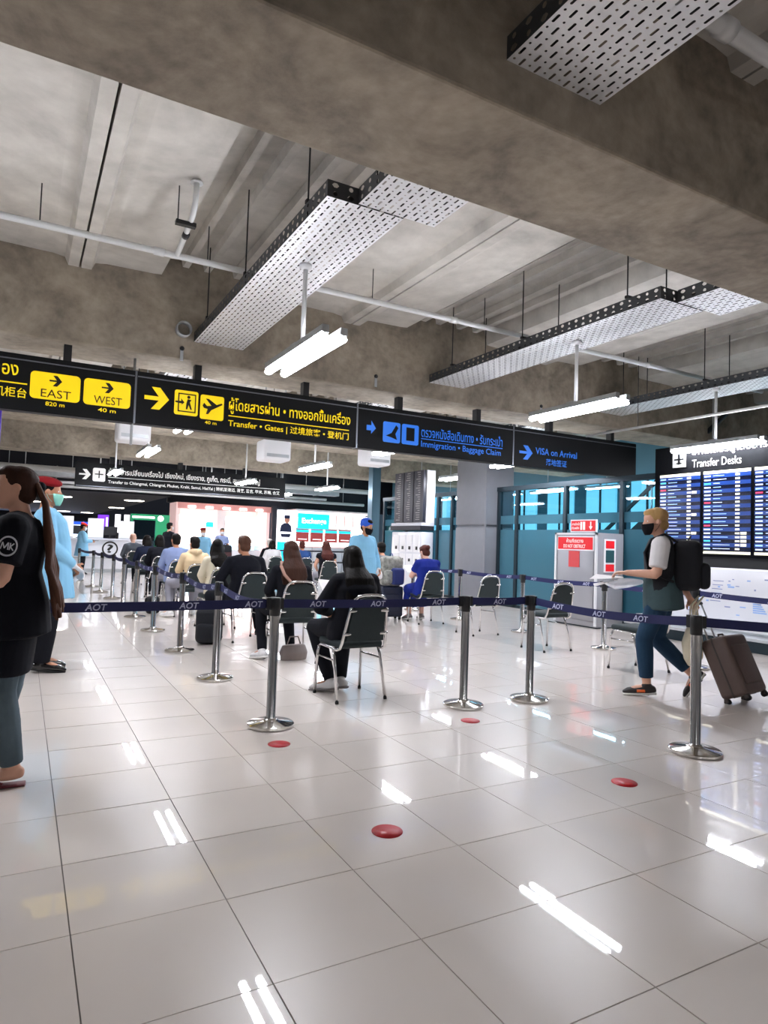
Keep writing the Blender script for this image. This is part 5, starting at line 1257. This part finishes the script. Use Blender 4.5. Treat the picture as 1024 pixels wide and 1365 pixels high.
# clear plastic bag with papers in her left hand
m, nt, out = node_mat('plastic_film')
tp = nt.nodes.new('ShaderNodeBsdfTransparent'); gs = nt.nodes.new('ShaderNodeBsdfGlossy'); gs.inputs['Roughness'].default_value = .12; dfu = nt.nodes.new('ShaderNodeBsdfTranslucent'); dfu.inputs[0].default_value = (.85, .88, .95, 1)
x1 = nt.nodes.new('ShaderNodeMixShader'); x1.inputs[0].default_value = .45; nt.links.new(tp.outputs[0], x1.inputs[1]); nt.links.new(dfu.outputs[0], x1.inputs[2])
x2 = nt.nodes.new('ShaderNodeMixShader'); x2.inputs[0].default_value = .3; nt.links.new(x1.outputs[0], x2.inputs[1]); nt.links.new(gs.outputs[0], x2.inputs[2]); nt.links.new(x2.outputs[0], out.inputs[0])
pb = thing('plastic_bag', 'clear plastic bag with white papers carried by the walking woman', 'bag', tuple(wk['root'].location), R(38))
mb = MB(); mb.loft([(-.15, .18, 1.045), (-.145, .3, 1.03), (-.14, .42, 1.01), (-.14, .52, 1.03)], [(.03, .02), (.11, .045), (.13, .05), (.05, .02)], (1, 0, 0), 16, .3)
o = remeshed('film', mb, 'plastic_film', pb, .012, 1)
w = MB(); w.poly([(-.24, .34, 1.075), (-.05, .36, 1.075), (-.06, .60, 1.09), (-.22, .64, 1.05), (-.26, .5, 1.06)], (0, 0, .004)); w.build('sheet', 'white_cloth', pb)
MB().poly([(-.23, .40, 1.05), (-.07, .40, 1.05), (-.10, .62, 1.0), (-.2, .6, .98)], (0, 0, .004)).build('sheet', 'white_cloth', pb)
# suitcase pulled behind her
su = thing('suitcase', 'brown four-wheeled suitcase pulled behind the walking woman', 'suitcase', (5.74, 3.64, 0), R(8)); su.scale = (.93, .93, .93)
T = Matrix.Translation((0, 0, .05)) @ Matrix.Rotation(R(-24), 4, 'X')
mat('case_brown', '#5b4a44', .55, var=.08, bump=.1); mat('case_dark', '#3f3632', .6)
MB().rbox(-.22, .22, -.13, .13, .03, .60, .04, 4, M=T).build('shell', 'case_brown', su)
MB().rbox(-.224, .224, -.012, .012, .026, .604, .01, 2, M=T).build('zip_band', 'case_dark', su)
MB().rbox(-.16, .16, -.145, -.12, .12, .5, .02, 3, M=T).build('front_pocket', 'case_brown', su)
for sx in (-1, 1):
    for sy in (-1, 1):
        w = MB().cyl(T @ V(sx*.17-.02, sy*.1, .005), T @ V(sx*.17+.02, sy*.1, .005), .028, 14).build('wheel', 'rubber', su)
        MB().rbox(sx*.17-.026, sx*.17+.026, sy*.1-.02, sy*.1+.02, .0, .04, .006, 1, M=T).build('wheel_fork', 'case_dark', w)
for sx in (-.07, .07): MB().cyl(T @ V(sx, .1, .58), T @ V(sx, .1, .98), .009, 8).build('handle_tube', 'galv', su)
MB().rbox(-.09, .09, .085, .115, .97, 1.0, .01, 2, M=T).build('handle_grip', 'black_plastic', su)
MB().tube([T @ V(-.06, 0, .6), T @ V(-.04, 0, .63), T @ V(.04, 0, .63), T @ V(.06, 0, .6)], .01, 8).build('carry_handle', 'case_dark', su)
# cream tote hanging from the handle
tb = thing('tote_bag', 'cream cloth tote bag hanging in front of the suitcase', 'bag', (5.47, 3.98, 0), R(20))
mb = MB(); mb.loft([(0, 0, .30), (0, 0, .36), (.0, .01, .5), (0, 0, .62), (0, -.01, .70)], [(.1, .04), (.14, .075), (.15, .085), (.12, .06), (.06, .03)], (1, 0, 0), 18, .3); remeshed('bag', mb, 'cream_cloth', tb, .012, 2)
for sy in (-.02, .02): MB().tube([(-.05, sy, .70), (-.03, sy, .84), (0, sy-.06, .93), (.03, sy, .84), (.05, sy, .70)], .008, 6).build('strap', 'cream_cloth', tb)
# ---------------------------------------------------------------- bags on the floor
def pack(label, x, y, rz, m, m2, sc=1., tilt=0):
    o = thing('backpack', label, 'backpack', (x, y, 0), R(rz))
    M = Matrix.Scale(sc, 4) @ Matrix.Rotation(R(tilt), 4, 'X')
    MB().rbox(-.17, .17, -.12, .12, .0, .48, .08, 5, M=M).build('main_bag', m, o)
    MB().rbox(-.13, .13, -.19, -.1, .03, .28, .05, 4, M=M).build('front_pocket', m2, o)
    for sg in (-1, 1): MB().loft([M @ V(sg*.08, .1, .46), M @ V(sg*.1, .17, .40), M @ V(sg*.11, .18, .25), M @ V(sg*.12, .12, .08)], [(.03, .008)]*4, (1, 0, 0), 8).build('shoulder_strap', m2, o)
    MB().tube([M @ V(-.03, 0, .47), M @ V(-.02, 0, .52), M @ V(.02, 0, .52), M @ V(.03, 0, .47)], .009, 8).build('grab_loop', m2, o)
    return o
mat('camo', '#8d8c84', .8, var=.55, scale=14, detail=2); mat('pack_navy', '#1c2a66', .7, bump=.2, bscale=30)
pack('black backpack standing on the floor beside the suited man', 2.12, 8.32, -30, 'pack_black', 'pack_black', .92)
pack('small black backpack on the floor by the hooded person', 2.02, 11.75, 20, 'pack_black', 'pack_black', .6)
o = thing('rolling_case', 'upright navy suitcase standing before the woman in the blue dress', 'suitcase', (5.72, 10.12, 0), R(-6))
MB().rbox(-.2, .2, -.13, .13, .05, .58, .04, 4).build('shell', mat('case_navy', '#141b33', .5, bump=.1), o); MB().rbox(-.15, .15, -.145, -.12, .12, .45, .02, 3).build('front_pocket', 'case_navy', o)
for sx in (-1, 1):
    for sy in (-1, 1): MB().cyl((sx*.15-.015, sy*.09, .027), (sx*.15+.015, sy*.09, .027), .027, 12).build('wheel', 'rubber', o)
o = thing('camouflage_backpack', 'grey camouflage backpack with a navy pocket resting on the navy suitcase', 'backpack', (5.72, 10.12, .58), R(-6))
MB().rbox(-.2, .2, -.14, .14, 0, .52, .09, 5).build('main_bag', 'camo', o); MB().rbox(-.06, .17, -.24, -.1, .03, .32, .05, 4).build('front_pocket', 'pack_navy', o); MB().rbox(-.19, -.04, -.22, -.1, .05, .28, .05, 4).build('front_pocket', 'camo', o)
for sg in (-1, 1): MB().loft([(sg*.1, .1, .48), (sg*.12, .18, .40), (sg*.12, .19, .25), (sg*.13, .12, .1)], [(.03, .008)]*4, (1, 0, 0), 8).build('shoulder_strap', 'pack_navy', o)
MB().tube([(-.03, 0, .51), (-.02, 0, .56), (.02, 0, .56), (.03, 0, .51)], .009, 8).build('grab_loop', 'pack_navy', o)
o = thing('handbag', 'grey brown handbag on the floor under the second woman\'s chair', 'handbag', (2.72, 6.95, 0), R(5)); mb = MB(); mb.loft([(0, 0, .0), (0, 0, .08), (0, 0, .16)], [(.16, .08), (.17, .09), (.14, .05)], (1, 0, 0), 16, .15); remeshed('bag', mb, mat('bag_taupe', '#8b7f7b', .6) and 'bag_taupe', o, .012, 1, clampz=0.001)
MB().tube([(-.08, 0, .17), (-.05, 0, .25), (.05, 0, .25), (.08, 0, .17)], .008, 6).build('handle', 'bag_taupe', o)
o = thing('leaflet', 'open white leaflet with a dark picture held on the lap of the front woman', 'leaflet', (2.60, 5.57, .80), R(10))
T = Matrix.Rotation(R(50), 4, 'X')
m = MB(); m.box(-.16, -.002, 0, .2, 0, .003, M=T @ Matrix.Rotation(R(8), 4, 'Y')).build('page', 'white_cloth', o); MB().box(.002, .16, 0, .2, 0, .003, M=T @ Matrix.Rotation(R(-8), 4, 'Y')).build('page', 'white_cloth', o)
MB().box(.03, .13, .03, .15, .0032, .005, M=T @ Matrix.Rotation(R(-8), 4, 'Y')).build('picture', mat('print_brown', '#54372f', .6), o)
# cream topped table with a dark bag in the far row
o = thing('cream_table', 'low cream table carrying dark bags in the far rows', 'table', (4.55, 16.6, 0)); MB().box(-.5, .5, -.25, .25, .66, .72).build('table_top', 'cream_cloth', o)
for sx in (-.45, .45):
    for sy in (-.2, .2): MB().box(sx-.02, sx+.02, sy-.02, sy+.02, 0, .66).build('leg', 'galv', o)
o = pack('dark red-brown backpack lying on the cream table', 4.55, 16.6, 10, 'pack_black', mat('pack_maroon', '#3a1416', .7) and 'pack_maroon', .9); o.location.z = .72
